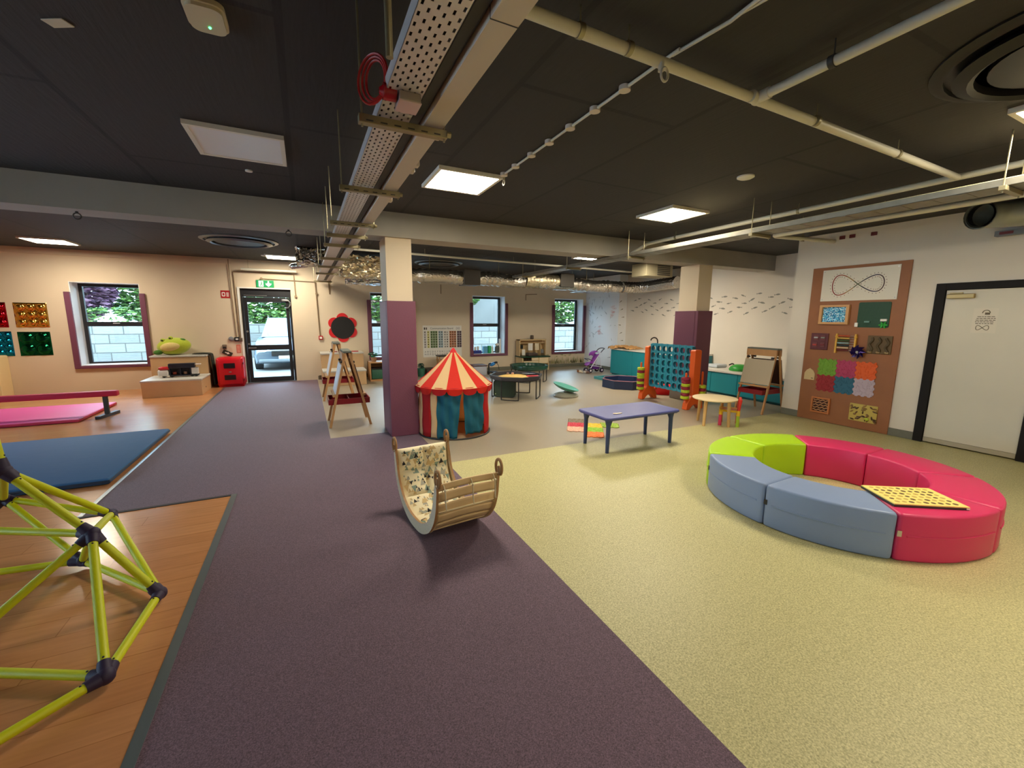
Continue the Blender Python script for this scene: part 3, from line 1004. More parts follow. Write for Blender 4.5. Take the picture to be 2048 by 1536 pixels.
# small ceiling things
o = MB().lathe([(0.075, CZ - 0.0005), (0.075, CZ - 0.012), (0.055, CZ - 0.022), (0.0001, CZ - 0.026)], (3.81, 2.79, 0), 24).build('ceiling_sensor', WHITE, None, 40)
tag(o, 'round white sensor disc alone on the black ceiling', 'sensor')
o = MB().lathe([(0.03, CZ - 0.0005), (0.03, CZ - 0.012), (0.0001, CZ - 0.018)], (-0.37, 4.76, 0), 16).build('ceiling_sensor', WHITE, None, 40)
tag(o, 'tiny white sensor dot beyond the unlit ceiling panel', 'sensor')
o = MB().lathe([(0.06, CZ - 0.0005), (0.06, CZ - 0.02), (0.0001, CZ - 0.035)], (-0.70, 10.9, 0), 16).build('ceiling_sensor', WHITE, None, 40)
tag(o, 'white sensor dome beside the lit panel above the exit door', 'sensor')
t = thing('wifi_access_point', 'rounded cream wireless access point with a green light', 'access point', (-0.305, 2.50, CZ - 0.04))
m = MB()
for k in range(1):
    m.prism(rrect(0.155, 0.215, 0.045, -0.305, 2.475, 6), CZ - 0.02, CZ - 0.0005)
    m.prism(rrect(0.135, 0.195, 0.04, -0.305, 2.475, 6), CZ - 0.034, CZ - 0.02)
m.build('housing', mat('ap_cream', (206, 196, 164), 0.4), t)
MB().ball((-0.30, 2.52, CZ - 0.035), 0.006, u=8, v=6).build('status_light', mat('led_green', (40, 220, 90), 0.4, emit=((0.1, 1.0, 0.3), 4.0)), t)
o = MB(Matrix.Translation((-0.93, 2.86, CZ - 0.006)) @ Matrix.Rotation(-0.5, 4, 'Z')).b2((-0.05, -0.028, 0), (0.05, 0.028, 0.005), 0.001).build('ceiling_card', mat('card_cream', (208, 200, 178), 0.6))
tag(o, 'small cream card stuck to the black ceiling', 'card')
for k, (x_, lab) in enumerate(((-1.97, 'ring bolt under the beam over the blue gym mat'), (-0.1, 'ring bolt under the beam beside the white cable tray'))):
    m = MB().tube([(x_ + 0.03 * math.cos(i * PI / 8), 5.86, 2.60 + 0.03 * math.sin(i * PI / 8)) for i in range(16)], 0.006, 6, closed=True).cyl((x_, 5.86, 2.63), (x_, 5.86, 2.645), 0.012, n=10)
    o = m.build('ring_bolt', DARKGAP, None, 60)
    tag(o, lab, 'bolt', 'ring bolts under the beam')

# ---- foil wrapped air ducts in the far bay
t = thing('air_duct', 'long foil wrapped air duct running above the far windows', 'duct', (4.5, 9.5, 2.4))
fl = MB()
rnd = random.Random(3)
pts, rs = [], []
for k in range(90):
    x_ = 1.9 + k * (8.02 - 1.9) / 89
    pts.append((x_, 9.5 + 0.02 * math.sin(x_ * 3), 2.555 - 0.01 * (x_ - 2) + 0.01 * math.sin(x_ * 5)))
    rs.append(0.148 + 0.016 * (k % 2) + rnd.uniform(-0.010, 0.010))
fl.tube(pts, rs, 16)
fl.build('flexible_duct', FOIL, t, 25)
MB().b2((3.35, 9.30, 2.37), (3.75, 9.7, 2.72), 0.01).build('damper', mat('duct_dark', (74, 70, 64), 0.5, 0.4), t)
MB().b2((5.95, 9.28, 2.42), (6.36, 9.7, 2.76), 0.01).build('damper', mat('duct_dark', (74, 70, 64), 0.5, 0.4), t)
MB().grid(lambda u, v: Vector((5.0 + 0.95 * u, 9.5 + (0.2 + 0.012 * math.sin(u * 60)) * math.cos(v * 2 * PI), 2.56 + (0.18 + 0.012 * math.sin(u * 47 + v * 20)) * math.sin(v * 2 * PI))), 30, 16).build('insulation', mat('warm_lit_foil', (228, 214, 182), 0.3, 0.9, bump=(18, 1.0)), t, 60)  # silver foil, warm reflected light painted into its colour
for x_ in (2.6, 4.3, 6.9):
    MB().cyl((x_, 9.5, 2.66), (x_, 9.5, CT), 0.006, n=6).build('hanger', STRUT, t)
t = thing('air_duct', 'crumpled foil duct box above the exit door end of the tray', 'duct', (0.7, 9.5, 2.4))
rnd = random.Random(5)
NZ = {}


def crumple(lo, hi, n, amp, seed):
    rnd = random.Random(seed)
    m = MB()
    c = [(a_ + b_) / 2 for a_, b_ in zip(lo, hi)]
    for ax in range(3):
        for sgn in (0, 1):
            o1, o2 = (ax + 1) % 3, (ax + 2) % 3

            def fn(u, v, ax=ax, sgn=sgn, o1=o1, o2=o2):
                p = [0, 0, 0]
                p[ax] = hi[ax] if sgn else lo[ax]
                p[o1] = lo[o1] + (hi[o1] - lo[o1]) * u
                p[o2] = lo[o2] + (hi[o2] - lo[o2]) * v
                key = tuple(round(q, 3) for q in p)
                if key not in NZ:
                    NZ[key] = [rnd.uniform(-amp, amp) for _ in range(3)]
                return Vector([q + d for q, d in zip(p, NZ[key])])
            m.grid(fn, n, n)
    return m


crumple((-0.05, 9.25, 2.66), (0.75, 9.85, 2.93), 16, 0.028, 1).build('foil_box', FOIL, t, 10)
crumple((0.75, 9.2, 2.45), (1.75, 9.8, 2.85), 20, 0.026, 2).build('foil_wrap', mat('warm_lit_foil', (228, 214, 182), 0.3, 0.9), t, 10)
crumple((0.9, 9.9, 2.36), (1.75, 10.4, 2.62), 16, 0.02, 4).build('silver_bag', mat('silver_foil', (224, 228, 236), 0.22, 0.9), t, 10)
m = MB().tube(crom([(-0.2, 10.2, 2.66), (0.1, 10.1, 2.70), (0.45, 10.0, 2.74), (0.8, 10.0, 2.70)], 5), [0.03] + [0.06] * 14 + [0.07], 12)
m.build('foil_branch', FOIL, t, 40)
t = thing('air_duct', 'foil duct turning along the fish mural wall', 'duct', (8.6, 8.8, 2.5))
pts = crom([(8.1, 9.45, 2.50), (8.5, 9.35, 2.50), (8.66, 9.0, 2.51), (8.66, 8.5, 2.54), (8.66, 8.0, 2.56)], 10)
MB().tube(pts, [0.15 + 0.01 * (k % 2) for k in range(len(pts))], 14).build('flexible_duct', FOIL, t, 25)
MB().cyl((8.66, 8.6, 2.66), (8.66, 8.6, CT), 0.006, n=6).build('hanger', STRUT, t)
t = thing('air_duct', 'grey square steel duct with louvred side near fish wall', 'duct', (7.6, 7.8, 2.6))
MB().b2((7.35, 7.75, 2.64), (8.2, 8.25, 2.94), 0.005).build('body', mat('duct_tan', (156, 146, 118), 0.45, 0.4), t)
l = MB()
for k in range(6):
    l.b2((7.7, 7.735, 2.67 + k * 0.042), (8.1, 7.751, 2.69 + k * 0.042))
l.build('louvre', BRK if False else mat('duct_dark', (74, 70, 64), 0.5, 0.4), t)
o = MB().b2((6.9, 9.75, 2.36), (7.75, 10.3, 2.44), 0.01).build('foil_board', mat('silver_foil', (224, 228, 236), 0.22, 0.9))
for x_ in (6.95, 7.7):
    MB().cyl((x_, 10.25, 2.43), (x_, 10.25, CT), 0.005, n=6).build('threaded_rod', STRUT, o)
tag(o, 'pale foil faced board under the duct near corner window', 'board')
t = thing('pipe_run', 'thin cream pipe behind the beam at ceiling level', 'pipe', (4, 8.6, 2.85))
MB().cyl((0.7, 8.25, 2.83), (8.2, 8.75, 2.83), 0.022, n=10).build('pipe', PIPE, t, 40)
for x_ in (2.2, 4.2, 6.2, 7.8):
    yy = 8.25 + (x_ - 0.7) / 7.5 * 0.5
    MB().cyl((x_, yy, 2.84), (x_, yy, CT), 0.004, n=6).build('threaded_rod', STRUT, t)
t = thing('pipe_run', 'cream pipe along the wall top above the exit door', 'pipe', (-0.6, 11.75, 2.7))
MB().cyl((-1.25, 11.8, 2.71), (-0.1, 11.8, 2.71), 0.03, n=12).build('pipe', PIPE, t, 40)
for x_ in (-1.1, -0.25):
    MB().cyl((x_, 11.8, 2.72), (x_, 11.8, CT), 0.004, n=6).build('threaded_rod', STRUT, t)

# ================================================================ BACK WALL FITTINGS
COND = mat('conduit_tan', (140, 116, 86), 0.5)


def conduit(label, segs, r=0.010, ends=(), m=None):
    c = MB()
    for p, q in segs:
        c.cyl(p, q, r, n=10)
    for e in ends:
        c.cyl((e[0], YB - 0.004, e[1]), (e[0], YB - 0.04, e[1]), 0.03, n=14)
    o = c.build('wall_conduit', m or COND, None, 40)
    return tag(o, label, 'conduit', 'conduits on the window wall')


yb = YB - 0.018
conduit('thin conduit dropping beside the fire sign', [((-1.50, yb - 0.02, 2.93), (-1.475, yb, 1.12))])
conduit('thin conduit hugging the white exit door trim', [((-1.425, yb, 2.66), (-1.405, yb, 1.10)), ((-1.425, yb, 2.66), (-0.2, yb, 2.66))])
conduit('horizontal conduit above the green exit sign', [((-0.86, yb, 2.52), (0.3, yb, 2.49))], ends=((-0.86, 2.52),))
conduit('short conduit drop ending at a round box beside exit door', [((-0.16, yb, 2.64), (-0.15, yb, 2.14))], 0.012, ((-0.15, 2.12),))
conduit('long conduit dropping to the red call point', [((0.31, yb, 2.49), (0.345, yb, 1.14))], 0.014, ((0.325, 2.2),))
conduit('short conduit stub above the flower chalkboard', [((0.62, yb, 2.5), (0.63, yb, 2.2))], 0.012)
conduit('short conduit stub above the symbol chart', [((3.58, yb, 2.56), (3.58, yb, 2.3))], 0.012)
conduit('short conduit stub above the toy kitchen', [((6.35, yb, 2.36), (6.35, yb, 2.18)), ((6.35, yb, 2.36), (6.75, yb, 2.38))], 0.012)

t = thing('call_point', 'red fire alarm call point left of the flower chalkboard', 'call point', (0.36, YB, 1.05))
MB(back_frame(0.36, 1.09)).b2((-0.05, -0.05, 0), (0.05, 0.05, 0.045), 0.006).build('body', REDP, t)
MB(back_frame(0.36, 1.09)).b2((-0.028, -0.028, 0.045), (0.028, 0.025, 0.048)).build('window', PAPER, t)
t = thing('fire_sign', 'small red fire sign with white pictograms beside exit door', 'sign', (-1.62, YB, 2.04))
L = back_frame(-1.62, 2.13)
MB(L).b2((-0.09, -0.088, 0.001), (0.09, 0.088, 0.005)).build('plate', mat('sign_red', (176, 24, 30), 0.5), t)
g = MB(L)
g.ring(rrect(0.07, 0.10, 0.02, -0.035, 0, 3), rrect(0.035, 0.055, 0.01, -0.035, 0, 3), 0.005, 0.006)
for k in range(4):
    g.b2((0.02, -0.05 + 0.026 * k, 0.005), (0.07, -0.035 + 0.026 * k, 0.006))
g.build('pictogram', PAPER, t)
for k, (x_, z_, w_, h_, m_, lab, nm) in enumerate((
        (-1.585, 1.09, 0.055, 0.06, GREYP, 'round grey buzzer beside the conduits', 'buzzer'),
        (-1.47, 1.08, 0.05, 0.05, BLACKP, 'dark switch box at the foot of a conduit', 'switch_box'),
        (-1.395, 1.07, 0.035, 0.04, mat('brown_box', (92, 74, 60), 0.5), 'small brown box at the conduit by the door trim', 'switch_box'))):
    mm = MB(back_frame(x_, z_))
    if k == 0:
        mm.lathe([(w_, 0), (w_, 0.03), (w_ * 0.8, 0.04), (0.0001, 0.042)], n=20)
    else:
        mm.b2((-w_, -h_, 0), (w_, h_, 0.04), 0.008)
    o = mm.build(nm, m_, None, 40)
    if k == 1:
        MB(back_frame(x_, z_)).b2((-0.025, -0.015, 0.04), (0.025, 0.02, 0.044)).build('label', PAPER, o)
    tag(o, lab, 'box')
o = MB(back_frame(-1.46, 0.85)).b2((-0.04, -0.10, 0.001), (0.045, 0.10, 0.004)).build('notice', mat('faded_red', (196, 92, 76), 0.7))
k_ = MB(back_frame(-1.46, 0.85))
for k in range(5):
    k_.b2((-0.028, -0.08 + k * 0.034, 0.004), (0.03, -0.065 + k * 0.034, 0.0048))
k_.build('lines', mat('notice_pale', (226, 176, 150), 0.7), o)
tag(o, 'narrow faded red notice beside the door handle', 'notice')
t = thing('emergency_light', 'small dark wall lamp above the red cabinet', 'lamp', (-1.72, YB, 0.8))
MB(back_frame(-1.73, 0.90)).b2((-0.045, -0.05, 0), (0.045, 0.06, 0.06), 0.015).build('head', mat('lamp_grey', (120, 104, 88), 0.5), t)
MB(back_frame(-1.73, 0.89)).b2((-0.035, -0.02, 0.06), (0.035, 0.02, 0.066), 0.004).build('lens', BLACKP, t)
L = back_frame(-1.69, 0.755) @ Matrix.Rotation(-0.5, 4, 'Z')
o = MB(L).b2((-0.10, -0.05, 0.012), (0.10, 0.05, 0.018)).build('arrow_sign', mat('dark_olive', (44, 46, 30), 0.5))
MB(L).prism([(-0.05, -0.01), (0.0, -0.01), (0.0, -0.03), (0.05, 0.0), (0.0, 0.03), (0.0, 0.01), (-0.05, 0.01)], 0.018, 0.019).build('arrow', PAPER, o)
tag(o, 'tilted dark sign with a pale arrow behind the red cabinet', 'sign')

# exit sign with running figure and arrow
t = thing('exit_sign', 'green and white emergency exit sign above the glass door', 'sign', (-0.79, YB, 2.31))
L = back_frame(-0.79, 2.40)
MB(L).b2((-0.185, -0.085, 0.001), (0.185, 0.085, 0.03), 0.004).build('plate', mat('sign_green', (14, 140, 78), 0.4, emit=((0.01, 0.30, 0.10), 0.25)), t)
pc = MB(L)
pc.b2((-0.135, -0.07, 0.03), (-0.035, 0.07, 0.031))
pc.prism([(0.03, 0.005), (0.055, 0.03), (0.055, 0.07), (0.085, 0.07), (0.085, 0.03), (0.11, 0.005), (0.13, 0.02), (0.13, -0.015), (0.07, -0.07), (0.01, -0.015), (0.01, 0.02)], 0.03, 0.031)
pc.build('pictogram', mat('sign_white', (240, 246, 240), 0.4, emit=((0.8, 1, 0.9), 0.3)), t)
mn = MB(L)
mn.prism(circ(0.012, 12, -0.075, 0.045), 0.031, 0.032)
mn.prism([(-0.085, 0.03), (-0.065, 0.03), (-0.07, -0.01), (-0.09, -0.01)], 0.031, 0.032)
mn.prism([(-0.09, -0.01), (-0.075, -0.01), (-0.095, -0.05), (-0.12, -0.055), (-0.105, -0.04)], 0.031, 0.032)
mn.prism([(-0.08, -0.01), (-0.068, -0.01), (-0.05, -0.035), (-0.058, -0.06), (-0.066, -0.035)], 0.031, 0.032)
mn.prism([(-0.065, 0.025), (-0.045, 0.008), (-0.048, 0.0), (-0.072, 0.018)], 0.031, 0.032)
mn.build('running_figure', mat('sign_green', (14, 140, 78), 0.4), t)

# flower chalkboard
t = thing('flower_chalkboard', 'red petalled flower shaped black chalkboard on the wall', 'chalkboard', (0.905, YB, 0.97))
L = back_frame(0.905, 1.345)
for k in range(6):
    a_ = PI / 2 + k * PI / 3
    MB(L).prism(circ(0.145, 28, 0.235 * math.cos(a_), 0.235 * math.sin(a_)), 0.001, 0.012).build('petal', mat('petal_red', (212, 28, 36), 0.5), t)
MB(L).prism(circ(0.29, 48), 0.0125, 0.022).build('board', mat('chalk_black', (24, 22, 22), 0.7), t)

# moulded sensory mirror tiles
def bumpy(cx, cz, w, n, r, h, key, rgb, label, concave=False):
    m = MB(back_frame(cx, cz))

    def fn(u, v):
        x_, y_ = (u - 0.5) * w, (v - 0.5) * w
        k = 0.0
        for i in range(n):
            for j in range(n):
                dx = x_ - (i - (n - 1) / 2) * w / n * 0.93
                dy = y_ - (j - (n - 1) / 2) * w / n * 0.93
                q = (dx * dx + dy * dy) / (r * r)
                if q < 1:
                    k = max(k, math.sqrt(1 - q))
        e = min(u, 1 - u, v, 1 - v)
        base = 0.012 * min(1, e / 0.03)
        return Vector((x_, y_, base + h * k * (1 if not concave else -0.15) + 0.003))
    N = 44
    m.grid(fn, N, N)
    o = m.build('mirror_tile', mat(key, rgb, 0.12, 0.95), None, 180)
    return tag(o, label, 'tile', 'moulded mirror tiles left of the window')


bumpy(-4.93, 1.62, 0.49, 3, 0.068, 0.05, 'mirror_gold', (226, 168, 72), 'gold mirrored wall tile with nine domes')
bumpy(-4.94, 1.045, 0.48, 2, 0.10, 0.045, 'mirror_green', (14, 92, 56), 'dark green mirrored wall tile with four domes')
bumpy(-5.52, 1.62, 0.49, 3, 0.068, 0.05, 'mirror_red', (176, 22, 34), 'red mirrored wall tile cut by the picture edge')
bumpy(-5.505, 1.05, 0.49, 4, 0.048, 0.035, 'mirror_blue', (18, 130, 172), 'blue mirrored wall tile with sixteen domes')

# communication chart
t = thing('communication_chart', 'white symbol communication chart with coloured columns on the wall', 'chart', (3.61, YB, 0.48))
L = back_frame(3.61, 0.94)
MB(L).b2((-0.585, -0.455, 0.001), (0.585, 0.455, 0.008), 0.002).build('board', PAPER, t)
text('title', 'Communication Board', 0.075, L @ Matrix.Translation((-0.02, 0.37, 0.0085)), INK, t)
gx, gy0, gy1 = -0.555, -0.19, 0.30
colr = [('chart_grey', (190, 184, 180), 1), ('chart_yellow', (206, 200, 120), 1), ('chart_green', (98, 128, 72), 3), ('chart_blue', (140, 168, 178), 2), ('chart_pale', (206, 204, 196), 2), ('chart_orange', (172, 100, 46), 3), ('chart_purple', (84, 58, 78), 2)]
xw = 0.070
ic = MB(L)
x_ = gx
for key, rgb, n in colr:
    c = MB(L)
    for i in range(n):
        for j in range(7):
            y_ = gy0 + j * 0.07
            c.b2((x_ + i * xw + 0.003, y_ + 0.003, 0.008), (x_ + (i + 1) * xw - 0.003, y_ + 0.067, 0.0088))
            ic.b2((x_ + i * xw + 0.018, y_ + 0.016, 0.0088), (x_ + i * xw + 0.018 + random.uniform(0.02, 0.036), y_ + 0.016 + random.uniform(0.02, 0.036), 0.0094))
    c.build('symbol_column', mat(key, rgb, 0.6), t)
    x_ += n * xw + 0.026
for j in range(2):
    for i in range(13):
        text('letter', 'ABCDEFGHIJKLMNOPQRSTUVWXYZ'[j * 13 + i], 0.062, L @ Matrix.Translation((-0.52 + i * 0.072, -0.30 - j * 0.075, 0.0085)), INK, t)
ic.b2((-0.55, 0.335, 0.0084), (-0.51, 0.40, 0.009)).b2((-0.49, 0.335, 0.0084), (-0.46, 0.40, 0.009))
ic.build('symbols', mat('icon_dark', (70, 62, 52), 0.7), t)['kind'] = 'stuff'
MB(L).tube([(0.47 + 0.05 * math.sin(q), 0.37 + 0.028 * math.sin(2 * q), 0.009) for q in [2 * PI * i / 32 for i in range(32)]], 0.004, 6, closed=True).build('infinity_mark', mat('icon_grey', (120, 112, 120), 0.6), t)

# red extinguisher cabinet
t = thing('extinguisher_cabinet', 'red plastic fire extinguisher cabinet beside the exit door', 'cabinet', (-1.6, 11.68, 0))
MB().b2((-1.87, 11.47, 0.02), (-1.34, 11.93, 0.68), 0.045, 3).b2((-1.85, 11.5, 0.0), (-1.36, 11.9, 0.03)).build('case', mat('cabinet_red', (206, 16, 32), 0.35), t, 40)
MB().b2((-1.83, 11.445, 0.06), (-1.38, 11.475, 0.645), 0.02, 3).build('door', mat('cabinet_red_door', (214, 20, 36), 0.32), t, 40)
for z_ in (0.44, 0.17):
    MB().b2((-1.72, 11.436, z_), (-1.50, 11.447, z_ + 0.115), 0.004).build('window', mat('window_dark', (36, 26, 34), 0.2), t)
MB().b2((-1.63, 11.435, 0.34), (-1.58, 11.447, 0.365), 0.004).build('latch', STEEL, t)
for z_ in (0.14, 0.52):
    MB().b2((-1.355, 11.44, z_), (-1.33, 11.5, z_ + 0.05), 0.004).build('hinge', DKRED, t)

# stepped plinths
TOPG = mat('speckled_top', (196, 192, 182), 0.45, var=(60, 0.1))
WOODBX = mat('maple_board', (206, 168, 122), 0.5, var=(3, 0.05))


def plinth(x0, x1, y0, y1, z, label, g, ov=0.012):
    t = thing('step_plinth', label, 'plinth', ((x0 + x1) / 2, (y0 + y1) / 2, 0), group=g)
    MB().b2((x0, y0, 0), (x1, y1, z - 0.035), 0.003).build('box', WOODBX, t)
    MB().b2((x0 - ov, y0 - ov, z - 0.035), (x1 + ov, y1, z), 0.006).build('top', TOPG, t)
    return t


t = plinth(-2.97, -1.99, 10.52, 11.43, 0.345, 'low maple plinth on the wood floor carrying the toy truck', 'stepped maple plinths')
MB().cyl((-1.991, 10.9, 0.12), (-1.985, 10.9, 0.12), 0.014, n=12).build('cable_hole', BLACKP, t)
plinth(-3.02, -2.02, 11.44, 11.935, 0.765, 'tall maple plinth under the frog cushion', 'stepped maple plinths')
plinth(0.33, 1.28, 10.64, 11.28, 0.36, 'low maple plinth behind the two easels', 'stepped maple plinths')
plinth(0.32, 1.31, 11.29, 11.935, 0.735, 'tall maple plinth under the flower chalkboard', 'stepped maple plinths')
o = MB().b2((0.26, YB - 0.02, 0.0), (0.34, YB - 0.004, 0.11)).build('wall_grille', mat('grille_brown', (96, 78, 58), 0.6))
tag(o, 'small brown grille at skirting left of the low plinth', 'grille')
for (x_, lab) in ((0.62, 'dark red crayon stick lying on the tall plinth'), (1.12, 'red crayon stick lying on the tall plinth below flower')):
    o = MB().cyl((x_ - 0.09, 11.5, 0.75), (x_ + 0.09, 11.47, 0.75), 0.012, n=8).build('crayon', DKRED if x_ < 1 else REDP, None, 40)
    tag(o, lab, 'crayon')
# dark cloth hanging off the plinth corner
m = MB()
cl_pts = [(-2.30, 0.785), (-2.12, 0.79), (-1.99, 0.775), (-1.955, 0.70), (-1.945, 0.5), (-1.93, 0.25), (-1.925, 0.06)]
m.grid(lambda u, v: Vector((crom([(p, 0, q) for p, q in cl_pts], 4)[min(24, int(round(u * 24)))].x + 0.012 * math.sin(v * 14 + u * 5), 11.55 + v * 0.3 + 0.01 * math.sin(u * 20), crom([(p, 0, q) for p, q in cl_pts], 4)[min(24, int(round(u * 24)))].z)), 24, 12)
o = m.build('dark_cloth', mat('dark_cloth', (42, 44, 36), 0.9), None, 60)
so = o.modifiers.new('t', 'SOLIDIFY')
so.thickness = 0.008
tag(o, 'dark green cloth draped off the tall plinth corner by cabinet', 'cloth')

# frog cushion
t = thing('frog_cushion', 'lime green plush frog cushion lying on the tall plinth', 'soft toy', (-2.64, 11.66, 0.767))
FROG = mat('plush_lime', (176, 190, 44), 0.95, bump=(50, 0.4), sheen=0.4)
FROGB = mat('plush_belly', (222, 200, 128), 0.95, bump=(50, 0.4))
R_ = Matrix.Rotation(-0.12, 4, 'Y')
MB().ball((-2.63, 11.68, 0.955), 1, (0.31, 0.21, 0.19), 28, 18, R_).build('body', FROG, t, 180)
MB().ball((-2.66, 11.515, 0.955), 1, (0.185, 0.06, 0.095), 24, 14, R_).build('belly', FROGB, t, 180)
for x_, z_, s_ in ((-2.80, 1.09, 1), (-2.66, 1.135, 1)):
    e = MB().ball((x_, 11.60, z_), 0.045, u=14, v=10).build('eye_bump', FROG, t, 180)
    MB().ball((x_ - 0.005, 11.557, z_ + 0.004), 0.02, (1, 0.5, 0.8)).build('eye', BLACKP, e, 180)
MB().ball((-2.46, 11.62, 1.10), 0.05, (1.2, 0.8, 0.6)).build('foot', mat('plush_green', (72, 120, 44), 0.95), t, 180)
MB().ball((-2.90, 11.58, 0.83), 0.07, (1.2, 1, 0.75)).build('foot', mat('plush_green', (72, 120, 44), 0.95), t, 180)
# toy car transporter
t = thing('toy_truck', 'toy car transporter with red cab and dark open trailer', 'toy', (-2.42, 11.0, 0.347), rz=0.06)
L = LM(t)
MB(L).b2((-0.37, -0.085, 0.03), (-0.19, 0.085, 0.16), 0.025, 3).build('cab', mat('toy_white', (222, 214, 206), 0.4), t, 40)
MB(L).b2((-0.355, -0.083, 0.161), (-0.175, 0.083, 0.225), 0.03, 3).build('cab_roof', REDP, t, 40)
MB(L).b2((-0.18, -0.06, 0.02), (0.32, 0.06, 0.05), 0.004).b2((-0.18, -0.062, 0.05), (-0.16, 0.062, 0.27)).b2((0.17, -0.062, 0.05), (0.19, 0.062, 0.27)).b2((0.0, -0.062, 0.05), (0.015, 0.062, 0.2)).b2((-0.18, 0.05, 0.05), (0.19, 0.062, 0.27)).build('trailer', mat('toy_dark', (30, 32, 46), 0.4), t)
MB(L).b2((-0.19, -0.075, 0.19), (0.26, 0.075, 0.285), 0.01).build('upper_deck', mat('toy_dark', (30, 32, 46), 0.4), t)
MB(L).b2((0.19, -0.06, 0.05), (0.31, 0.06, 0.19), 0.01).b2((0.2, -0.06, 0.25), (0.36, 0.06, 0.262)).build('tail', mat('toy_white', (222, 214, 206), 0.4), t)
for k, x_ in enumerate((-0.27, -0.14, 0.2, 0.27)):
    for y_ in (-0.072, 0.05):
        MB(L).cyl((x_, y_, 0.028), (x_, y_ + 0.022, 0.028), 0.027, n=14).build('wheel', BLACKP, t, 40)
for x_, c_, lab in ((-0.10, (150, 60, 40), 'brown'), (0.08, (150, 110, 90), 'tan')):
    MB(L).b2((x_ - 0.03, -0.03, 0.052), (x_ + 0.03, 0.03, 0.11), 0.012).build('toy_load', mat('load_' + lab, c_, 0.5), t, 40)

# storage unit with bins and plant, behind the padded pillar
t = thing('storage_unit', 'low wooden storage unit with green bins by the wall', 'storage unit', (1.9, 11.2, 0))
MB().b2((1.42, 11.05, 0.46), (2.42, 11.5, 0.49), 0.003).b2((1.42, 11.05, 0), (1.45, 11.5, 0.46)).b2((2.39, 11.05, 0), (2.42, 11.5, 0.46)).b2((1.9, 11.06, 0), (1.93, 11.5, 0.46)).b2((1.45, 11.05, 0), (2.39, 11.5, 0.045)).b2((1.45, 11.48, 0.045), (2.39, 11.5, 0.46)).build('carcass', PINE, t)
for x_ in (1.465, 1.945):
    bn = MB().b2((x_, 11.075, 0.05), (x_ + 0.42, 11.45, 0.30), 0.02).build('bin', mat('bin_green', (48, 104, 84), 0.5), t, 40)
    MB().b2((x_ - 0.005, 11.065, 0.30), (x_ + 0.425, 11.46, 0.325), 0.006).build('bin_rim', BLACKP, bn)
t = thing('potted_plant', 'leafy plant in a tan pot on the storage unit', 'plant', (1.56, 11.3, 0.49))
MB().lathe([(0.055, 0.49), (0.075, 0.57), (0.085, 0.60), (0.07, 0.60), (0.0001, 0.59)], (1.56, 11.28, 0), 16).build('pot', mat('pot_tan', (156, 120, 92), 0.7), t, 40)
leaves('leaves', (1.55, 11.28, 0.66), (0.11, 0.10, 0.06), 60, [mat('plant_green', (40, 150, 90), 0.5), mat('plant_dark', (30, 80, 66), 0.5)], 0.04, t, 9)
# things beyond the tent
t = thing('planter_tub', 'green tub holding a dark plant beside the padded pillar', 'planter', (2.84, 11.5, 0))
MB().lathe([(0.09, 0.0), (0.105, 0.22), (0.112, 0.225), (0.10, 0.235), (0.0001, 0.22)], (2.84, 11.5, 0), 18).build('tub', mat('tub_green', (46, 104, 86), 0.5), t, 40)
leaves('leaves', (2.84, 11.5, 0.29), (0.08, 0.08, 0.07), 90, [mat('plant_dark', (30, 70, 50), 0.5)], 0.035, t, 11)
o = MB().b2((2.98, 11.4, 0.0), (3.30, 11.85, 0.20), 0.01).build('low_crate', mat('crate_dark', (52, 46, 36), 0.7))
tag(o, 'low dark crate on the floor between tub and tent', 'crate')
t = thing('wooden_stand', 'small wooden stand with a dark tray behind the tent', 'stand', (3.48, 11.55, 0))
for x_ in (3.34, 3.60):
    for y_ in (11.42, 11.66):
        MB().b2((x_, y_, 0), (x_ + 0.03, y_ + 0.03, 0.53)).build('leg', PINE, t)
MB().b2((3.33, 11.41, 0.42), (3.64, 11.70, 0.44)).b2((3.33, 11.41, 0.2), (3.64, 11.70, 0.22)).build('shelf', PINE, t)
MB().b2((3.32, 11.40, 0.53), (3.65, 11.71, 0.57), 0.01).build('tray', BLACKP, t)
o = MB().lathe([(0.04, 0.44), (0.05, 0.50), (0.03, 0.515), (0.0001, 0.52)], (3.56, 11.5, 0), 14).build('white_bowl', PAPER, None, 40)
tag(o, 'white bowl on the shelf of the small wooden stand', 'bowl')
o = MB().b2((4.22, 11.0, 0.0), (4.62, 11.4, 0.26), 0.02).build('storage_box', mat('box_grey', (176, 178, 186), 0.5), None, 40)
MB().b2((4.20, 10.98, 0.262), (4.64, 11.42, 0.29), 0.01).build('lid', mat('lid_brown', (92, 60, 52), 0.6), o)
tag(o, 'grey storage box with a brown lid behind the tent', 'box')
t = thing('toy_scooter', 'small black and blue ride-on toy beside the grey box', 'toy', (4.8, 11.0, 0))
MB().tube(crom([(4.70, 11.05, 0.06), (4.70, 11.05, 0.30), (4.74, 11.0, 0.33)], 5), 0.022, 8).build('stem', BLACKP, t, 40)
MB().tube(crom([(4.70, 11.05, 0.09), (4.80, 10.98, 0.08), (4.88, 10.92, 0.09)], 5), 0.03, 8).build('frame', BLACKP, t, 40)
MB().ball((4.80, 11.0, 0.31), 1, (0.10, 0.06, 0.05), 14, 10, Matrix.Rotation(-0.5, 4, 'Y')).build('seat', mat('toy_blue', (40, 120, 186), 0.4), t, 180)
MB().ball((4.88, 10.96, 0.36), 1, (0.06, 0.04, 0.03), 12, 8).build('handle_grip', BLACKP, t, 180)
MB().tube(crom([(4.88, 10.96, 0.36), (4.96, 10.98, 0.28), (5.0, 11.0, 0.14)], 5), 0.008, 6).build('cable', BLACKP, t, 40)
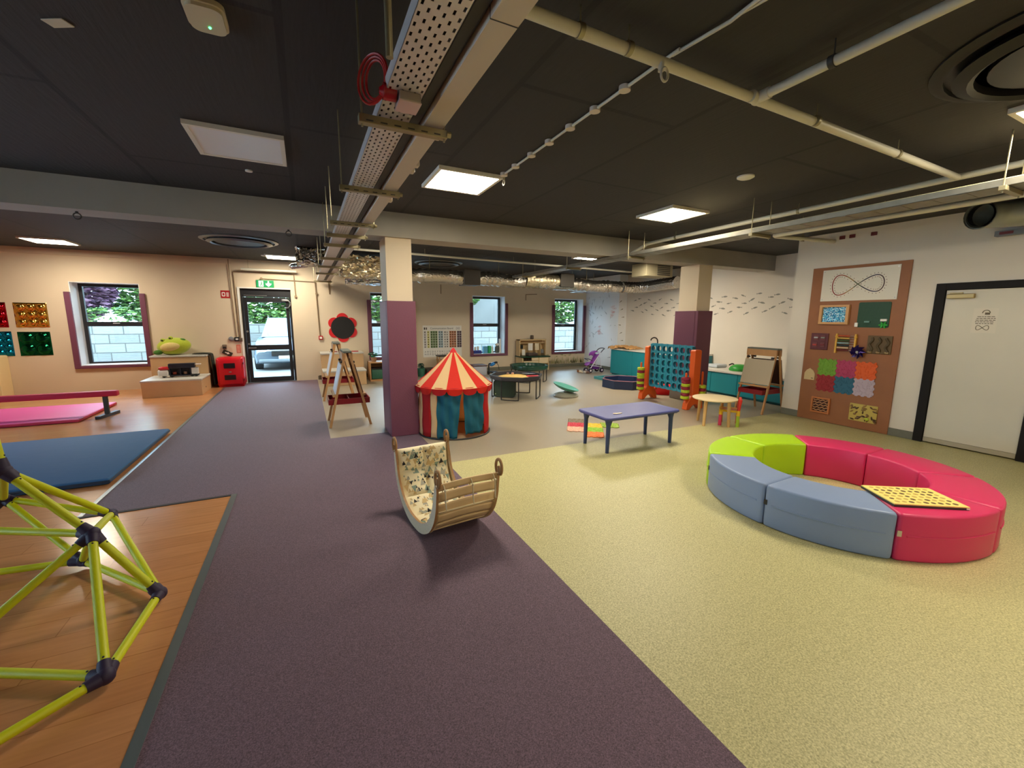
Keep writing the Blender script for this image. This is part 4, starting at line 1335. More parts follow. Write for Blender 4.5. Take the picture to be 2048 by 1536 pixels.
for x_, y_ in ((4.70, 11.08), (4.78, 10.92), (4.90, 10.92)):
    MB().cyl((x_ - 0.02, y_, 0.05), (x_ + 0.02, y_, 0.05), 0.05, n=16).build('wheel', BLACKP, t, 40)

# things on the third window sill
zs = 0.534
t = thing('sill_tray', 'dark blue tray of white pots on the sill', 'tray', (4.75, 12.05, zs))
MB().b2((4.60, 11.99, zs), (4.86, 12.15, zs + 0.10), 0.01).build('tray', mat('tray_blue', (40, 64, 150), 0.4), t)
MB().lathe([(0.03, zs + 0.10), (0.035, zs + 0.2), (0.0001, zs + 0.205)], (4.68, 12.07, 0), 12).lathe([(0.03, zs + 0.10), (0.035, zs + 0.22), (0.0001, zs + 0.225)], (4.77, 12.07, 0), 12).build('pots', PAPER, t, 40)
o = MB().b2((4.93, 12.0, zs), (5.06, 12.12, zs + 0.22), 0.004).build('carton', mat('carton_blue', (96, 170, 206), 0.5))
tag(o, 'pale blue carton on the window sill', 'box')
o = MB().lathe([(0.055, zs), (0.062, zs + 0.22), (0.055, zs + 0.23), (0.0001, zs + 0.23)], (5.14, 12.06, 0), 18).build('tumbler', mat('cup_green', (24, 166, 92), 0.4), None, 40)
tag(o, 'bright green tub on the sill beside the blue carton', 'tub')
o = MB().lathe([(0.03, zs), (0.035, zs + 0.16), (0.015, zs + 0.2), (0.015, zs + 0.24), (0.0001, zs + 0.245)], (5.26, 12.1, 0), 12).build('bottle', PAPER, None, 40)
tag(o, 'white bottle on the sill beside the green tub', 'bottle')
t = thing('lidded_jar', 'grey green jar with a crumpled white top on sill', 'jar', (5.41, 12.06, zs))
MB().lathe([(0.06, zs), (0.075, zs + 0.06), (0.075, zs + 0.17), (0.06, zs + 0.21), (0.0001, zs + 0.215)], (5.41, 12.06, 0), 18).build('jar', mat('jar_grey', (84, 92, 86), 0.4), t, 40)
MB().ball((5.41, 12.07, zs + 0.26), 0.06, (1.1, 0.9, 0.8)).build('top', PAPER, t, 60)
o = MB().b2((5.49, 12.06, zs), (5.55, 12.12, zs + 0.44), 0.01).build('tall_carton', PAPER)
tag(o, 'tall white carton at the end of the sill', 'carton')

# ================================================================ PILLAR PADS
t = thing('pillar_padding', 'purple padded wrap around the pillar beside the striped tent', 'padding', (1.167, 5.99, 0), group='purple pillar pads')
MB().b2((0.978, 5.692, 0.002), (1.357, 5.757, 1.835), 0.006).build('front_pad', PURPAD, t)
MB().b2((0.978, 5.760, 0.002), (0.998, 6.27, 1.835), 0.004).b2((1.337, 5.760, 0.002), (1.357, 6.27, 1.835), 0.004).b2((1.0, 6.205, 0.002), (1.335, 6.27, 1.835), 0.004).build('side_pad', PURPAD, t)
MB().cyl((0.985, 5.758, 0.01), (0.985, 5.758, 1.83), 0.009, n=8).build('piping', mat('purple_piping', (92, 26, 50), 0.5), t, 40)
t = thing('pillar_padding', 'purple padded wrap around the pillar behind giant disc game', 'padding', (6.95, 5.98, 0.24), group='purple pillar pads')
MB().b2((6.752, 5.69, 0.245), (7.155, 5.757, 1.78), 0.006).build('front_pad', PURPAD, t)
MB().b2((6.752, 5.760, 0.245), (6.777, 6.25, 1.78), 0.004).b2((7.143, 5.760, 0.245), (7.165, 6.25, 1.78), 0.004).build('side_pad', PURPAD, t)

# ================================================================ GYM MATS AND BALANCE BEAM
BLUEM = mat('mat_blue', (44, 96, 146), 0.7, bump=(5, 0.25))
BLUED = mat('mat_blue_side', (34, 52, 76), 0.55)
t = thing('gym_mat', 'blue folding gym mat lying across the wood floor edge', 'mat', (-3.6, 6.2, 0))
MB().b2((-5.6, 5.17, 0.006), (-1.79, 7.22, 0.066), 0.018, 3).build('cover', BLUEM, t, 50)
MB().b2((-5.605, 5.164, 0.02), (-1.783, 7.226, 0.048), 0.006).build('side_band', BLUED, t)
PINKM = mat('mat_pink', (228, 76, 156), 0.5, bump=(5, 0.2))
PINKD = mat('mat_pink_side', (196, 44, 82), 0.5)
t = thing('gym_mat', 'pink gym mat under the red balance beam', 'mat', (-5.0, 9.2, 0))
MB().b2((-6.5, 8.52, 0.004), (-3.20, 9.99, 0.055), 0.012, 2).build('cover', PINKM, t, 50)
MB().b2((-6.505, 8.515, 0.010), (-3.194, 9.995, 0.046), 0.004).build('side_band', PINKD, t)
t = thing('balance_beam', 'low red padded balance beam on a dark steel foot', 'balance beam', (-4.6, 9.0, 0))
REDB = mat('beam_red', (202, 36, 74), 0.5)
MB().b2((-6.5, 8.82, 0.33), (-2.80, 8.93, 0.42), 0.02, 3).build('beam', REDB, t, 50)
for x_, zf in ((-2.97, 0.0), (-6.2, 0.055)):
    lg = MB().b2((x_ - 0.03, 8.85, 0.02 + zf), (x_ + 0.03, 8.90, 0.33), 0.006).build('leg', DARKGAP, t)
    MB().bar((x_ - 0.05, 8.65, 0.024 + zf), (x_ + 0.05, 9.12, 0.024 + zf), 0.07, 0.045).build('foot', BLACKP, lg)

# ================================================================ CLIMBING DOME
t = thing('climbing_dome', 'lime green bar climbing dome with purple joints on wood floor', 'climbing frame', (-1.4, 3.0, 0))
DOMEC = mat('dome_lime', (200, 206, 8), 0.5)
JOINT = mat('joint_purple', (40, 26, 58), 0.6)
ND = dict(A=(-0.885, 2.24, 0.05), B=(-0.842, 2.845, 0.05), C=(-1.386, 3.466, 0.05), D=(-1.296, 3.70, 0.25), U=(-1.106, 2.90, 0.45),
          E=(-1.44, 3.0, 0.825), F=(-1.89, 3.89, 0.40), G=(-1.71, 3.234, 0.45), H=(-1.584, 2.61, 0.05), I=(-1.42, 1.80, 0.05), J=(-2.1, 3.57, 0.05), K=(-1.50, 3.05, 1.35))
RODS = 'UE UD UA UB UC UG UH ED EF EK FD FC DB AB BC CJ AH AI HI FJ'.split()
adj = {k: [] for k in ND}
for r_ in RODS:
    p, q = Vector(ND[r_[0]]), Vector(ND[r_[1]])
    adj[r_[0]].append(q)
    adj[r_[1]].append(p)
    d = (q - p).normalized()
    p, q = p + d * 0.035, q - d * 0.035
    m = MB().cyl(p, q, 0.0205, n=14)
    x_, y_, _ = frame(p, q)
    o = m.build('rod', DOMEC, t, 40)
    sc = MB()
    for e in (p + d * 0.045, q - d * 0.045):
        sc.ball(e + y_ * 0.0195, 0.005, u=8, v=6)
    sc.build('screw', BLACKP, o)
for k, v in ND.items():
    v = Vector(v)
    m = MB().ball(v, 0.037, u=12, v=8)
    for q in adj[k]:
        d = (q - v).normalized()
        m.cyl(v, v + d * 0.068, 0.033, 0.0245, 12)
    m.build('joint', JOINT, t, 50)

# ================================================================ EASELS
def easel(label, cx, cy, left_m):
    t = thing('easel', label, 'easel', (cx, cy, 0), group='wooden double-sided easels')
    L = LM(t)
    hw, hd, zt = 0.285, 0.25, 1.10
    for sx in (-1, 1):
        for sy in (-1, 1):
            MB(L).bar((sx * hw, sy * hd, 0.0), (sx * 0.03, sy * hd, zt), 0.034, 0.024, (0, 1, 0)).build('leg', PINE, t)
        e = lambda z: sx * (hw + (0.03 - hw) * z / zt)
        bm_ = left_m if sx < 0 else mat('chalk_brown', (70, 44, 38), 0.6)
        MB(L).bar((e(0.50) + sx * 0.022, 0, 0.50), (e(0.93) + sx * 0.022, 0, 0.93), 0.53, 0.012, (sx, 0, 0.3)).build('board', bm_, t)
        MB(L).bar((e(0.475) + sx * 0.03, -0.27, 0.475), (e(0.475) + sx * 0.03, 0.27, 0.475), 0.05, 0.03).build('ledge', PINE, t)
        MB(L).bar((e(1.06) + sx * 0.025, -0.27, 1.05), (e(1.06) + sx * 0.025, 0.27, 1.05), 0.018, 0.11).build('top_rail', PINE, t)
        for sy in (-1, 1):
            MB(L).box((e(0.96) + sx * 0.02, sy * 0.22, 0.965), (0.03, 0.05, 0.03), 0.004).build('clip', BLACKP, t)
    MB(L).b2((-0.06, -0.275, 1.102), (0.06, 0.275, 1.13), 0.004).build('cap', mat('cap_grey', (104, 110, 100), 0.6), t)
    tr = MB(L)
    tr.b2((-0.29, -0.222, 0.335), (0.29, 0.222, 0.345)).b2((-0.29, -0.222, 0.345), (-0.278, 0.222, 0.415)).b2((0.278, -0.222, 0.345), (0.29, 0.222, 0.415))
    tr.b2((-0.278, -0.222, 0.345), (0.278, -0.21, 0.415)).b2((-0.278, 0.21, 0.345), (0.278, 0.222, 0.415)).b2((-0.006, -0.21, 0.345), (0.006, 0.21, 0.40))
    tr.build('paint_tray', DKRED, t)
    return t


WBOARD = mat('white_board', (222, 224, 226), 0.35)
easel('wooden easel with a red tray standing beside the padded pillar', 0.536, 6.81, WBOARD)
easel('farther wooden easel with a red tray before the low plinth', 0.536, 9.02, WBOARD)
easel('wooden easel with grey board standing in the fish wall corner', 7.27, 4.67, mat('grey_board', (184, 168, 140), 0.5))

# ================================================================ STRIPED TENT
TX, TY = 1.86, 5.66
t = thing('play_tent', 'red and cream striped circus play tent with teal curtains', 'tent', (TX, TY, 0))
BASE = math.radians(251.8)


def pol(r, a, z):
    return Vector((TX + r * math.cos(BASE + a), TY + r * math.sin(BASE + a), z))


def cloth(a0, a1, z0, z1, r0, r1, n, m, nz=10, wob=0.006):
    b = MB()
    b.grid(lambda u, v: pol(r0 + (r1 - r0) * v + wob * math.sin(v * 9 + a0 * 7 + u * 5), a0 + (a1 - a0) * u, z0 + (z1 - z0) * v), n, nz)
    return b


D_ = math.radians
edges = [D_(54 + 20.6 * k) for k in range(14)] + [D_(333)]
for k in range(14):
    m_ = [TENTD, TENTC][k % 2]
    o = cloth(edges[k], edges[k + 1], 0.02, 0.70, 0.50, 0.495, 4, m_).build('wall_panel', m_, t, 60)
    so = o.modifiers.new('t', 'SOLIDIFY')
    so.thickness = 0.004
MB().tube([pol(0.505, 2 * PI * i / 40, 0.012) for i in range(40)], 0.012, 8, closed=True).build('base_hoop', BLACKP, t, 60)
MB().tube([pol(0.52, 2 * PI * i / 40, 0.70) for i in range(40)], 0.010, 8, closed=True).build('top_hoop', TENTD, t, 60)
# roof gores
for k in range(16):
    a0 = D_(-11.25 + 22.5 * k) + 0.02
    a1 = a0 + D_(22.5)
    m_ = [TENTR, TENTC][k % 2]
    b = MB()
    b.grid(lambda u, v: pol(0.545 * (1 - v) + 0.022 * v - 0.012 * math.sin(PI * v) - 0.01 * math.sin(PI * u) * (1 - v), a0 + (a1 - a0) * u, 0.695 + 0.47 * v), 5, 10)
    b.build('roof_gore', m_, t, 50)
    sc = MB()
    rows = 6

    def val(u, v, a0=a0, a1=a1):
        drop = 0.028 + 0.062 * math.sqrt(max(0.0, 1 - (2 * u - 1) ** 2))
        return pol(0.548 - 0.012 * v + 0.004 * math.sin(u * 9), a0 + (a1 - a0) * u, 0.697 - drop * v)
    sc.grid(val, 10, 3)
    sc.build('valance', TENTD if k % 2 else TENTR, t, 60)
MB().lathe([(0.055, 1.13), (0.034, 1.17), (0.012, 1.20), (0.0001, 1.205)], (TX, TY, 0), 16).build('apex_cap', mat('cap_red', (206, 14, 28), 0.6), t, 60)


def curtain(a0t, a1t, a0b, a1b, zb, seed):
    b = MB()

    def fn(u, v):
        z = zb + (0.66 - zb) * v
        a0 = a0b + (a0t - a0b) * v
        a1 = a1b + (a1t - a1b) * v
        fold = 0.016 * math.sin(u * 17 + seed + v * 3) * (1 - 0.5 * v) + 0.010 * math.sin(v * 13 + u * 8 + seed)
        return pol(0.492 + fold, a0 + (a1 - a0) * u, z)
    b.grid(fn, 26, 18)
    o = b.build('curtain', TENTB, t, 80)
    so = o.modifiers.new('t', 'SOLIDIFY')
    so.thickness = 0.003


curtain(D_(-27), D_(11.5), D_(-27), D_(4), 0.02, 0.3)
curtain(D_(14.5), D_(54), D_(17), D_(52), 0.07, 2.1)
MB().prism([(TX + 0.49 * math.cos(2 * PI * i / 32), TY + 0.49 * math.sin(2 * PI * i / 32)) for i in range(32)], 0.003, 0.012).build('floor_sheet', mat('tent_floor', (150, 132, 104), 0.8), t)

# ================================================================ ROCKING CRIB
t = thing('rocking_crib', 'arched birch plywood rocker with a triangle print cushion', 'rocker', (0.918, 3.10, 0), rz=math.atan2(0.115, 0.993))
L = LM(t)
half = [(0, 0.0), (0.10, 0.006), (0.20, 0.035), (0.31, 0.10), (0.395, 0.20), (0.440, 0.31), (0.458, 0.42), (0.468, 0.50)]
OUT = crom([(0, -y, z) for y, z in reversed(half[1:])] + [(0, y, z) for y, z in half], 6)
NB = len(OUT)


def inward(k):
    d = (OUT[min(k + 1, NB - 1)] - OUT[max(k - 1, 0)]).normalized()
    return Vector((0, -d.z, d.y))


def width(k):
    s_ = abs(k / (NB - 1) * 2 - 1)
    return 0.082 - 0.048 * s_ ** 2.2


INN = [OUT[k] + inward(k) * width(k) for k in range(NB)]
for sx in (-1, 1):
    m = MB(L)
    xo, xi = sx * 0.248, sx * 0.230
    vs = []
    for k in range(NB):
        vs += [(xo, OUT[k].y, OUT[k].z), (xo, INN[k].y, INN[k].z), (xi, INN[k].y, INN[k].z), (xi, OUT[k].y, OUT[k].z)]
    m.mi = 0
    fs0, fs1 = [], []
    for k in range(NB - 1):
        a_, b_ = k * 4, (k + 1) * 4
        fs0 += [(a_, a_ + 1, b_ + 1, b_), (a_ + 2, a_ + 3, b_ + 3, b_ + 2)]
        fs1 += [(a_ + 1, a_ + 2, b_ + 2, b_ + 1), (a_ + 3, a_, b_, b_ + 3)]
    bv = m.add(vs, fs0 + [(0, 1, 2, 3), (NB * 4 - 1, NB * 4 - 2, NB * 4 - 3, NB * 4 - 4)])
    for f in fs1:
        fc = m.bm.faces.new([bv[i] for i in f])
        fc.material_index = 1
    o = m.build('side_panel', [mat('crib_face', (226, 206, 172), 0.55, var=(60, 0.06)), PLYED], t, 40)
    for sy in (-1, 1):
        cy_, cz_ = sy * 0.468, 0.545
        pts = []
        for i in range(26):
            a_ = -PI / 2 + 2 * PI * i / 25 * 0.94
            pts.append((0, cy_ + 0.042 * math.cos(a_) * -sy * 1.0, cz_ + 0.060 * math.sin(a_)))
        pts += [(0, cy_ + sy * 0.006, cz_ - 0.025), (0, cy_ + sy * 0.004, cz_ - 0.005), (0, cy_ - sy * 0.006, cz_ + 0.004)]
        mm = MB(L)
        mm.tube([(sx * 0.239, p[1], p[2]) for p in pts], 0.011, 8)
        mm.build('scroll_horn', PLYED, t, 60)
# bent slats across the front and under the rocker
SL = MB
nsl = 17
for j in range(nsl):
    k0 = int((NB - 1) * (j + 0.08) / nsl)
    k1 = int(math.ceil((NB - 1) * (j + 0.78) / nsl))
    ks = list(range(k0, k1 + 1))
    m = MB(L)
    n_ = len(ks)

    def fn(u, v, ks=ks):
        k = ks[min(len(ks) - 1, int(round(v * (len(ks) - 1))))]
        p = OUT[k] + inward(k) * (0.014)
        bow = 0.010 * math.sin(PI * u) * (1 if ks[0] < NB * 0.25 else 0)
        return Vector(((u - 0.5) * 0.458, p.y, p.z + bow))
    m.grid(fn, 8, n_ - 1)
    o = m.build('slat', PLY, t, 60)
    so = o.modifiers.new('t', 'SOLIDIFY')
    so.thickness = 0.010
    so.offset = 0
ROPE = mat('rope_cream', (224, 212, 180), 0.8)
for x_ in (-0.19, 0.02, 0.20):
    k = 4
    p = OUT[k] + inward(k) * (-0.004)
    q = OUT[9] + inward(9) * (-0.004)
    top = OUT[1]
    MB(L).tube(crom([(x_, OUT[6].y + 0.025, OUT[6].z), (x_ - 0.005, top.y + 0.02, top.z + 0.012), (x_, p.y - 0.012, p.z), (x_ + 0.008, q.y - 0.012, q.z), (x_ + 0.01, q.y - 0.018, q.z - 0.05)], 5), 0.0045, 6).ball((x_, p.y - 0.014, p.z + 0.01), 0.010, u=8, v=6).build('rope_tie', ROPE, t, 60)
# quilted cushion along the inside
CUSH = mat('cushion_cream', (246, 234, 198), 0.85)
TRI = [mat('tri_black', (40, 40, 44), 0.85), mat('tri_teal', (134, 152, 138), 0.85), mat('tri_tan', (206, 178, 126), 0.85), mat('tri_grey', (176, 172, 156), 0.85)]
KC0, KC1 = int(NB * 0.16), NB - 1


def cpos(u, v, h):
    f = KC0 + (KC1 - KC0) * v
    k = min(int(f), NB - 2)
    w_ = f - k
    p = OUT[k].lerp(OUT[k + 1], w_)
    n = inward(k).lerp(inward(k + 1), w_)
    q = abs(math.sin(u * 2 * PI)) ** 0.35 * abs(math.sin(v * 6 * PI)) ** 0.35
    th = 0.028 + 0.032 * q
    p = p + n * (th + h)
    return Vector(((u - 0.5) * 0.44, p.y, p.z))


m = MB(L)
NU, NV = 24, 72
m.grid(lambda u, v: cpos(u, v, 0), NU, NV)
m.grid(lambda u, v: Vector(((u - 0.5) * 0.44, (OUT[int(KC0 + (KC1 - KC0) * v)] + inward(int(KC0 + (KC1 - KC0) * v)) * 0.023).y, (OUT[int(KC0 + (KC1 - KC0) * v)] + inward(int(KC0 + (KC1 - KC0) * v)) * 0.023).z)), 4, 40)
for u in (0, 1):
    m.grid(lambda a_, v, u=u: cpos(u, v, -0.028 * a_), 1, NV)
for v in (0, 1):
    m.grid(lambda u, a_, v=v: cpos(u, v, -0.028 * a_), NU, 1)
rnd = random.Random(21)
for k in range(400):
    u, v = rnd.uniform(0.05, 0.95), rnd.uniform(0.02, 0.98)
    s_ = rnd.choice((0.014, 0.02, 0.03, 0.045))
    m.mi = 1 + rnd.choice((0, 1, 1, 2, 2, 3, 3))
    if s_ == 0.045 and m.mi == 1 and rnd.random() < 0.4:
        m.mi = 2
    a_ = rnd.choice((0, 0, PI)) + rnd.uniform(-0.1, 0.1)
    N3 = 4
    base = [(-0.5, -0.4), (0.5, -0.4), (0.0, 0.5)]
    pts = []
    for (bx, by) in base:
        X, Y = bx * s_, by * s_
        uu = u + (X * math.cos(a_) - Y * math.sin(a_)) / 0.44
        vv = v + (X * math.sin(a_) + Y * math.cos(a_)) / 1.0
        pts.append((min(max(uu, 0.005), 0.995), min(max(vv, 0.005), 0.995)))
    idx, vs = {}, []
    for i in range(N3 + 1):
        for j in range(N3 + 1 - i):
            l1, l2 = i / N3, j / N3
            l0 = 1 - l1 - l2
            idx[(i, j)] = len(vs)
            vs.append(cpos(pts[0][0] * l0 + pts[1][0] * l1 + pts[2][0] * l2, pts[0][1] * l0 + pts[1][1] * l1 + pts[2][1] * l2, 0.0016 + (k % 5) * 0.0002))
    fs = []
    for i in range(N3):
        for j in range(N3 - i):
            fs.append((idx[(i, j)], idx[(i + 1, j)], idx[(i, j + 1)]))
            if j < N3 - i - 1:
                fs.append((idx[(i + 1, j)], idx[(i + 1, j + 1)], idx[(i, j + 1)]))
    m.add(vs, fs)
m.build('cushion', [CUSH] + TRI, t, 60, fix=False)

# ================================================================ SOFT SEAT RING
RC = Vector((4.20, 1.96, 0))
RO, RI, RH = 1.02, 0.62, 0.34
segl = [('raspberry foam bench segment beside green, facing the white door', RINGR), ('lime foam bench segment joined to the raspberry one', RINGG), ('lime foam bench segment joined to the blue one', RINGG),
        ('blue grey foam bench segment joined to the lime one', RINGB), ('blue grey foam bench segment joined to the raspberry one', RINGB), ('raspberry foam bench segment carrying the game board', RINGR),
        ('raspberry foam bench segment next to the board carrying one', RINGR), ('raspberry foam bench segment at the far side towards the white door', RINGR)]
prof = []
bw = 0.018
for cx_, cz_, a_ in ((RO - bw, bw, -PI / 2), (RO - bw, RH - bw, 0), (RI + bw, RH - bw, PI / 2), (RI + bw, bw, PI)):
    for i in range(4):
        q = a_ + PI / 2 * i / 3
        prof.append((cx_ + bw * math.cos(q), cz_ + bw * math.sin(q)))
for k in range(8):
    lab, m_ = segl[k]
    a0, a1 = D_(2 + 45 * k + 0.15), D_(47 + 45 * k - 0.15)
    cmid = (a0 + a1) / 2
    t = thing('foam_bench', lab, 'bench', (RC.x + 0.82 * math.cos(cmid), RC.y + 0.82 * math.sin(cmid), 0), group='foam bench segments in a ring')
    m = MB()
    n_ = 16
    NP = len(prof)
    vs, rings = [], []
    cen = ((RO + RI) / 2, RH / 2)
    stations = [(0.0, 0.016)] + [(0.0 + 0.012, 0.004), (0.03, 0.0)] + [(q / 10, 0) for q in range(1, 10)] + [(0.97, 0.0), (1 - 0.012, 0.004), (1.0, 0.016)]
    for f, ins in stations:
        a_ = a0 + (a1 - a0) * f
        for (r_, z_) in prof:
            r2 = r_ - ins * (1 if r_ > cen[0] else -1)
            z2 = z_ - ins * (1 if z_ > cen[1] else -1)
            z2 = max(z2, 0.002)
            vs.append((RC.x + r2 * math.cos(a_), RC.y + r2 * math.sin(a_), z2))
    fs = []
    for q in range(len(stations) - 1):
        fs += [(q * NP + i, q * NP + (i + 1) % NP, (q + 1) * NP + (i + 1) % NP, (q + 1) * NP + i) for i in range(NP)]
    fs += [tuple(range(NP)), tuple(range(len(vs) - 1, len(vs) - NP - 1, -1))]
    m.add(vs, fs)
    m.build('cover', m_, t, 50)
    MB().tube([(RC.x + (RO + 0.002) * math.cos(a0 + (a1 - a0) * q / 14), RC.y + (RO + 0.001) * math.sin(a0 + (a1 - a0) * q / 14), 0.185) for q in range(1, 14)], 0.006, 6).build('seam_piping', m_, t, 60)
    if k in (3, 4, 5):
        a_ = a0 + (a1 - a0) * (0.015 if k != 3 else 0.03)
        MB(Matrix.Translation((RC.x + (RO + 0.002) * math.cos(a_), RC.y + (RO + 0.002) * math.sin(a_), 0.2)) @ Matrix.Rotation(a_, 4, 'Z')).b2((-0.003, -0.012, -0.02), (0.003, 0.012, 0.02)).build('care_tag', mat('tag_cream', (196, 180, 150), 0.7) if k == 5 else BLACKP, t)
# wooden board lying on the raspberry seat
ang = math.atan2(-0.25, 0.388)
bt = thing('peg_board', 'wooden board with rows of dark holes on raspberry seat', 'board', (3.888, 1.294, RH + 0.001), rz=ang)
L = LM(bt)
MB(L).b2((-0.235, -0.165, 0.016), (0.235, 0.165, 0.024), 0.001).build('top', mat('board_pale', (236, 214, 120), 0.5), bt)
MB(L).b2((-0.235, -0.165, 0.0), (0.235, 0.165, 0.016), 0.002).build('tray', mat('board_dark', (58, 54, 46), 0.6), bt)
MB(L).b2((0.215, -0.166, 0.004), (0.236, -0.12, 0.016)).build('label', PAPER, bt)
hl = MB(L)
for i in range(9):
    for j in range(6):
        r_ = 0.014 if (i + j) % 2 else 0.016
        hl.mi = 0 if random.random() < 0.55 else 1
        hl.prism(circ(r_, 12, -0.19 + i * 0.046, -0.125 + j * 0.050), 0.0242, 0.0248)
hl.build('holes', [mat('hole_dark', (92, 66, 30), 0.7), mat('hole_tan', (190, 160, 84), 0.7)], bt)

# ================================================================ BLUE TABLE, MATS, ROUND TABLE, CHAIR
t = thing('childrens_table', 'rectangular purple blue plastic childrens table on four legs', 'table', (3.735, 4.115, 0))
tp = MB()
tp.prism(rrect(1.18, 0.60, 0.05, 3.735, 4.115, 5), 0.432, 0.455)
tp.prism(rrect(1.17, 0.59, 0.05, 3.735, 4.115, 5), 0.415, 0.432)
tp.tube([(x_, y_, 0.440) for x_, y_ in rrect(1.175, 0.595, 0.05, 3.735, 4.115, 5)], 0.018, 8, closed=True)
tp.build('tabletop', NAVYT, t, 50)
for sx in (-1, 1):
    for sy in (-1, 1):
        x_, y_ = 3.735 + sx * 0.52, 4.115 + sy * 0.225
        lg = MB().cyl((x_, y_, 0.0), (x_ - sx * 0.005, y_, 0.36), 0.022, 0.028, 14).cyl((x_ - sx * 0.005, y_, 0.34), (x_ - sx * 0.01, y_ - sy * 0.005, 0.418), 0.028, 0.05, 14)
        lg.build('leg', NAVYL, t, 50)
o = MB(Matrix.Translation((3.42, 3.97, 0.459))).prism([(-0.07, 0.0), (-0.03, -0.025), (0.05, -0.02), (0.07, -0.005), (0.02, 0.012), (-0.05, 0.025)], 0, 0.004).build('paper_scrap', mat('scrap_tan', (226, 206, 176), 0.7))
tag(o, 'torn pale paper scrap on the blue table', 'paper')


def jig(cx, cy, w, rot, n=3):
    pts = []
    c, s_ = math.cos(rot), math.sin(rot)
    side = []
    N = 6 * n
    for i in range(N):
        f = i / N
        ph = (f * n) % 1
        o_ = 0.016 if 0.25 < ph < 0.75 else 0.0
        side.append((f - 0.5, o_))
    for k in range(4):
        a_ = k * PI / 2
        for f, o_ in side:
            sgn = 1 if k < 2 else -1
            X, Y = f * w, -w / 2 - (o_ if k < 2 else -o_ + 0.016)
            x2, y2 = X * math.cos(a_) - Y * math.sin(a_), X * math.sin(a_) + Y * math.cos(a_)
            pts.append((cx + x2 * c - y2 * s_, cy + x2 * s_ + y2 * c))
    return pts


MATC = {'red': (206, 40, 64), 'peach': (232, 180, 150), 'yellow': (240, 198, 40), 'green': (142, 190, 24), 'orange': (238, 120, 40), 'brown': (126, 112, 88), 'lime': (150, 180, 40)}
q = -0.62
ux, uy = math.cos(q), math.sin(q)
O_ = Vector((3.86, 5.02))
for (i, j, c_, lab) in ((-1, 1, 'brown', 'brown textured floor tile beyond the red one'), (-1, 0, 'red', 'red textured floor tile at the edge of the patch'), (-1, -1, 'peach', 'peach textured floor tile next to the red one'),
                        (0, 0, 'yellow', 'yellow textured floor tile in the patch beside the blue table'), (0, -1, 'green', 'green textured floor tile between yellow and orange'), (0, -2, 'orange', 'orange textured floor tile nearest the blue table leg'),
                        (1, 0.3, 'lime', 'leaf green textured floor tile under the blue table end')):
    w = 0.245
    cx_, cy_ = O_.x + (i * ux - j * uy) * 0.25, O_.y + (i * uy + j * ux) * 0.25
    m = MB()
    m.prism(jig(cx_, cy_, w, q), 0.001, 0.012)
    rnd = random.Random(int(i * 7 + j * 3))
    for _ in range(60):
        a_, b_ = rnd.uniform(-0.11, 0.11), rnd.uniform(-0.11, 0.11)
        m.ball((cx_ + a_ * ux - b_ * uy, cy_ + a_ * uy + b_ * ux, 0.012), rnd.uniform(0.006, 0.013), (1, 1, 0.6), 6, 4)
    o = m.build('puzzle_mat', mat('jig_' + c_, MATC[c_], 0.6), None, 40)
    tag(o, lab, 'mat', 'textured puzzle tiles on the floor')

t = thing('round_table', 'small round birch childrens table near the giant disc game', 'table', (5.665, 4.345, 0))
tp = MB().lathe([(0.0001, 0.398), (0.31, 0.398), (0.322, 0.405), (0.322, 0.417), (0.314, 0.42), (0.0001, 0.42)], (5.665, 4.345, 0), 48)
tp.build('tabletop', mat('birch_top', (236, 214, 168), 0.45, var=(3, 0.04)), t, 40)
for x_, y_ in ((5.63, 4.60), (5.415, 4.31), (5.70, 4.10), (5.915, 4.39)):
    MB().cyl((x_, y_, 0), (x_ * 0.93 + 5.665 * 0.07, y_ * 0.93 + 4.345 * 0.07, 0.40), 0.021, 0.026, 12).build('leg', mat('beech_leg', (206, 164, 104), 0.5), t, 40)
t = thing('toddler_chair', 'little plastic chair with yellow seat pushed under round table', 'chair', (5.86, 4.22, 0), rz=-0.93)
L = LM(t)
YEL = mat('plastic_yellow', (236, 190, 36), 0.4)
st = MB(L).b2((-0.13, -0.13, 0.225), (0.13, 0.13, 0.245), 0.008)
st.build('seat', mat('seat_pale', (226, 160, 120), 0.5), t)
sf = MB(L)
for sx in (-1, 1):
    sf.bar((sx * 0.12, -0.13, 0.235), (sx * 0.12, 0.13, 0.235), 0.03, 0.03).bar((-0.13, sx * 0.12, 0.235), (0.13, sx * 0.12, 0.235), 0.03, 0.03)
    for sy in (-1, 1):
        sf.cyl((sx * 0.12, sy * 0.12, 0.17), (sx * 0.12, sy * 0.12, 0.25), 0.026, n=10)
sf.build('seat_frame', YEL, t, 40)
for (sx, sy, c_) in ((-1, -1, (210, 60, 96)), (-1, 1, (40, 80, 130)), (1, -1, (168, 196, 48)), (1, 1, (200, 60, 70))):
    MB(L).cyl((sx * 0.12, sy * 0.12, 0), (sx * 0.12, sy * 0.12, 0.18), 0.026, 0.022, 12).build('leg', mat('cleg_%d' % c_[0], c_, 0.4), t, 40)
bk = MB(L)
for sy in (-1, 1):
    bk.cyl((0.12, sy * 0.12, 0.25), (0.14, sy * 0.12, 0.42), 0.023, n=10)
bk.b2((0.125, -0.13, 0.35), (0.155, 0.13, 0.43), 0.014)
bk.build('backrest', mat('plastic_red_bright', (220, 52, 40), 0.35), t, 40)

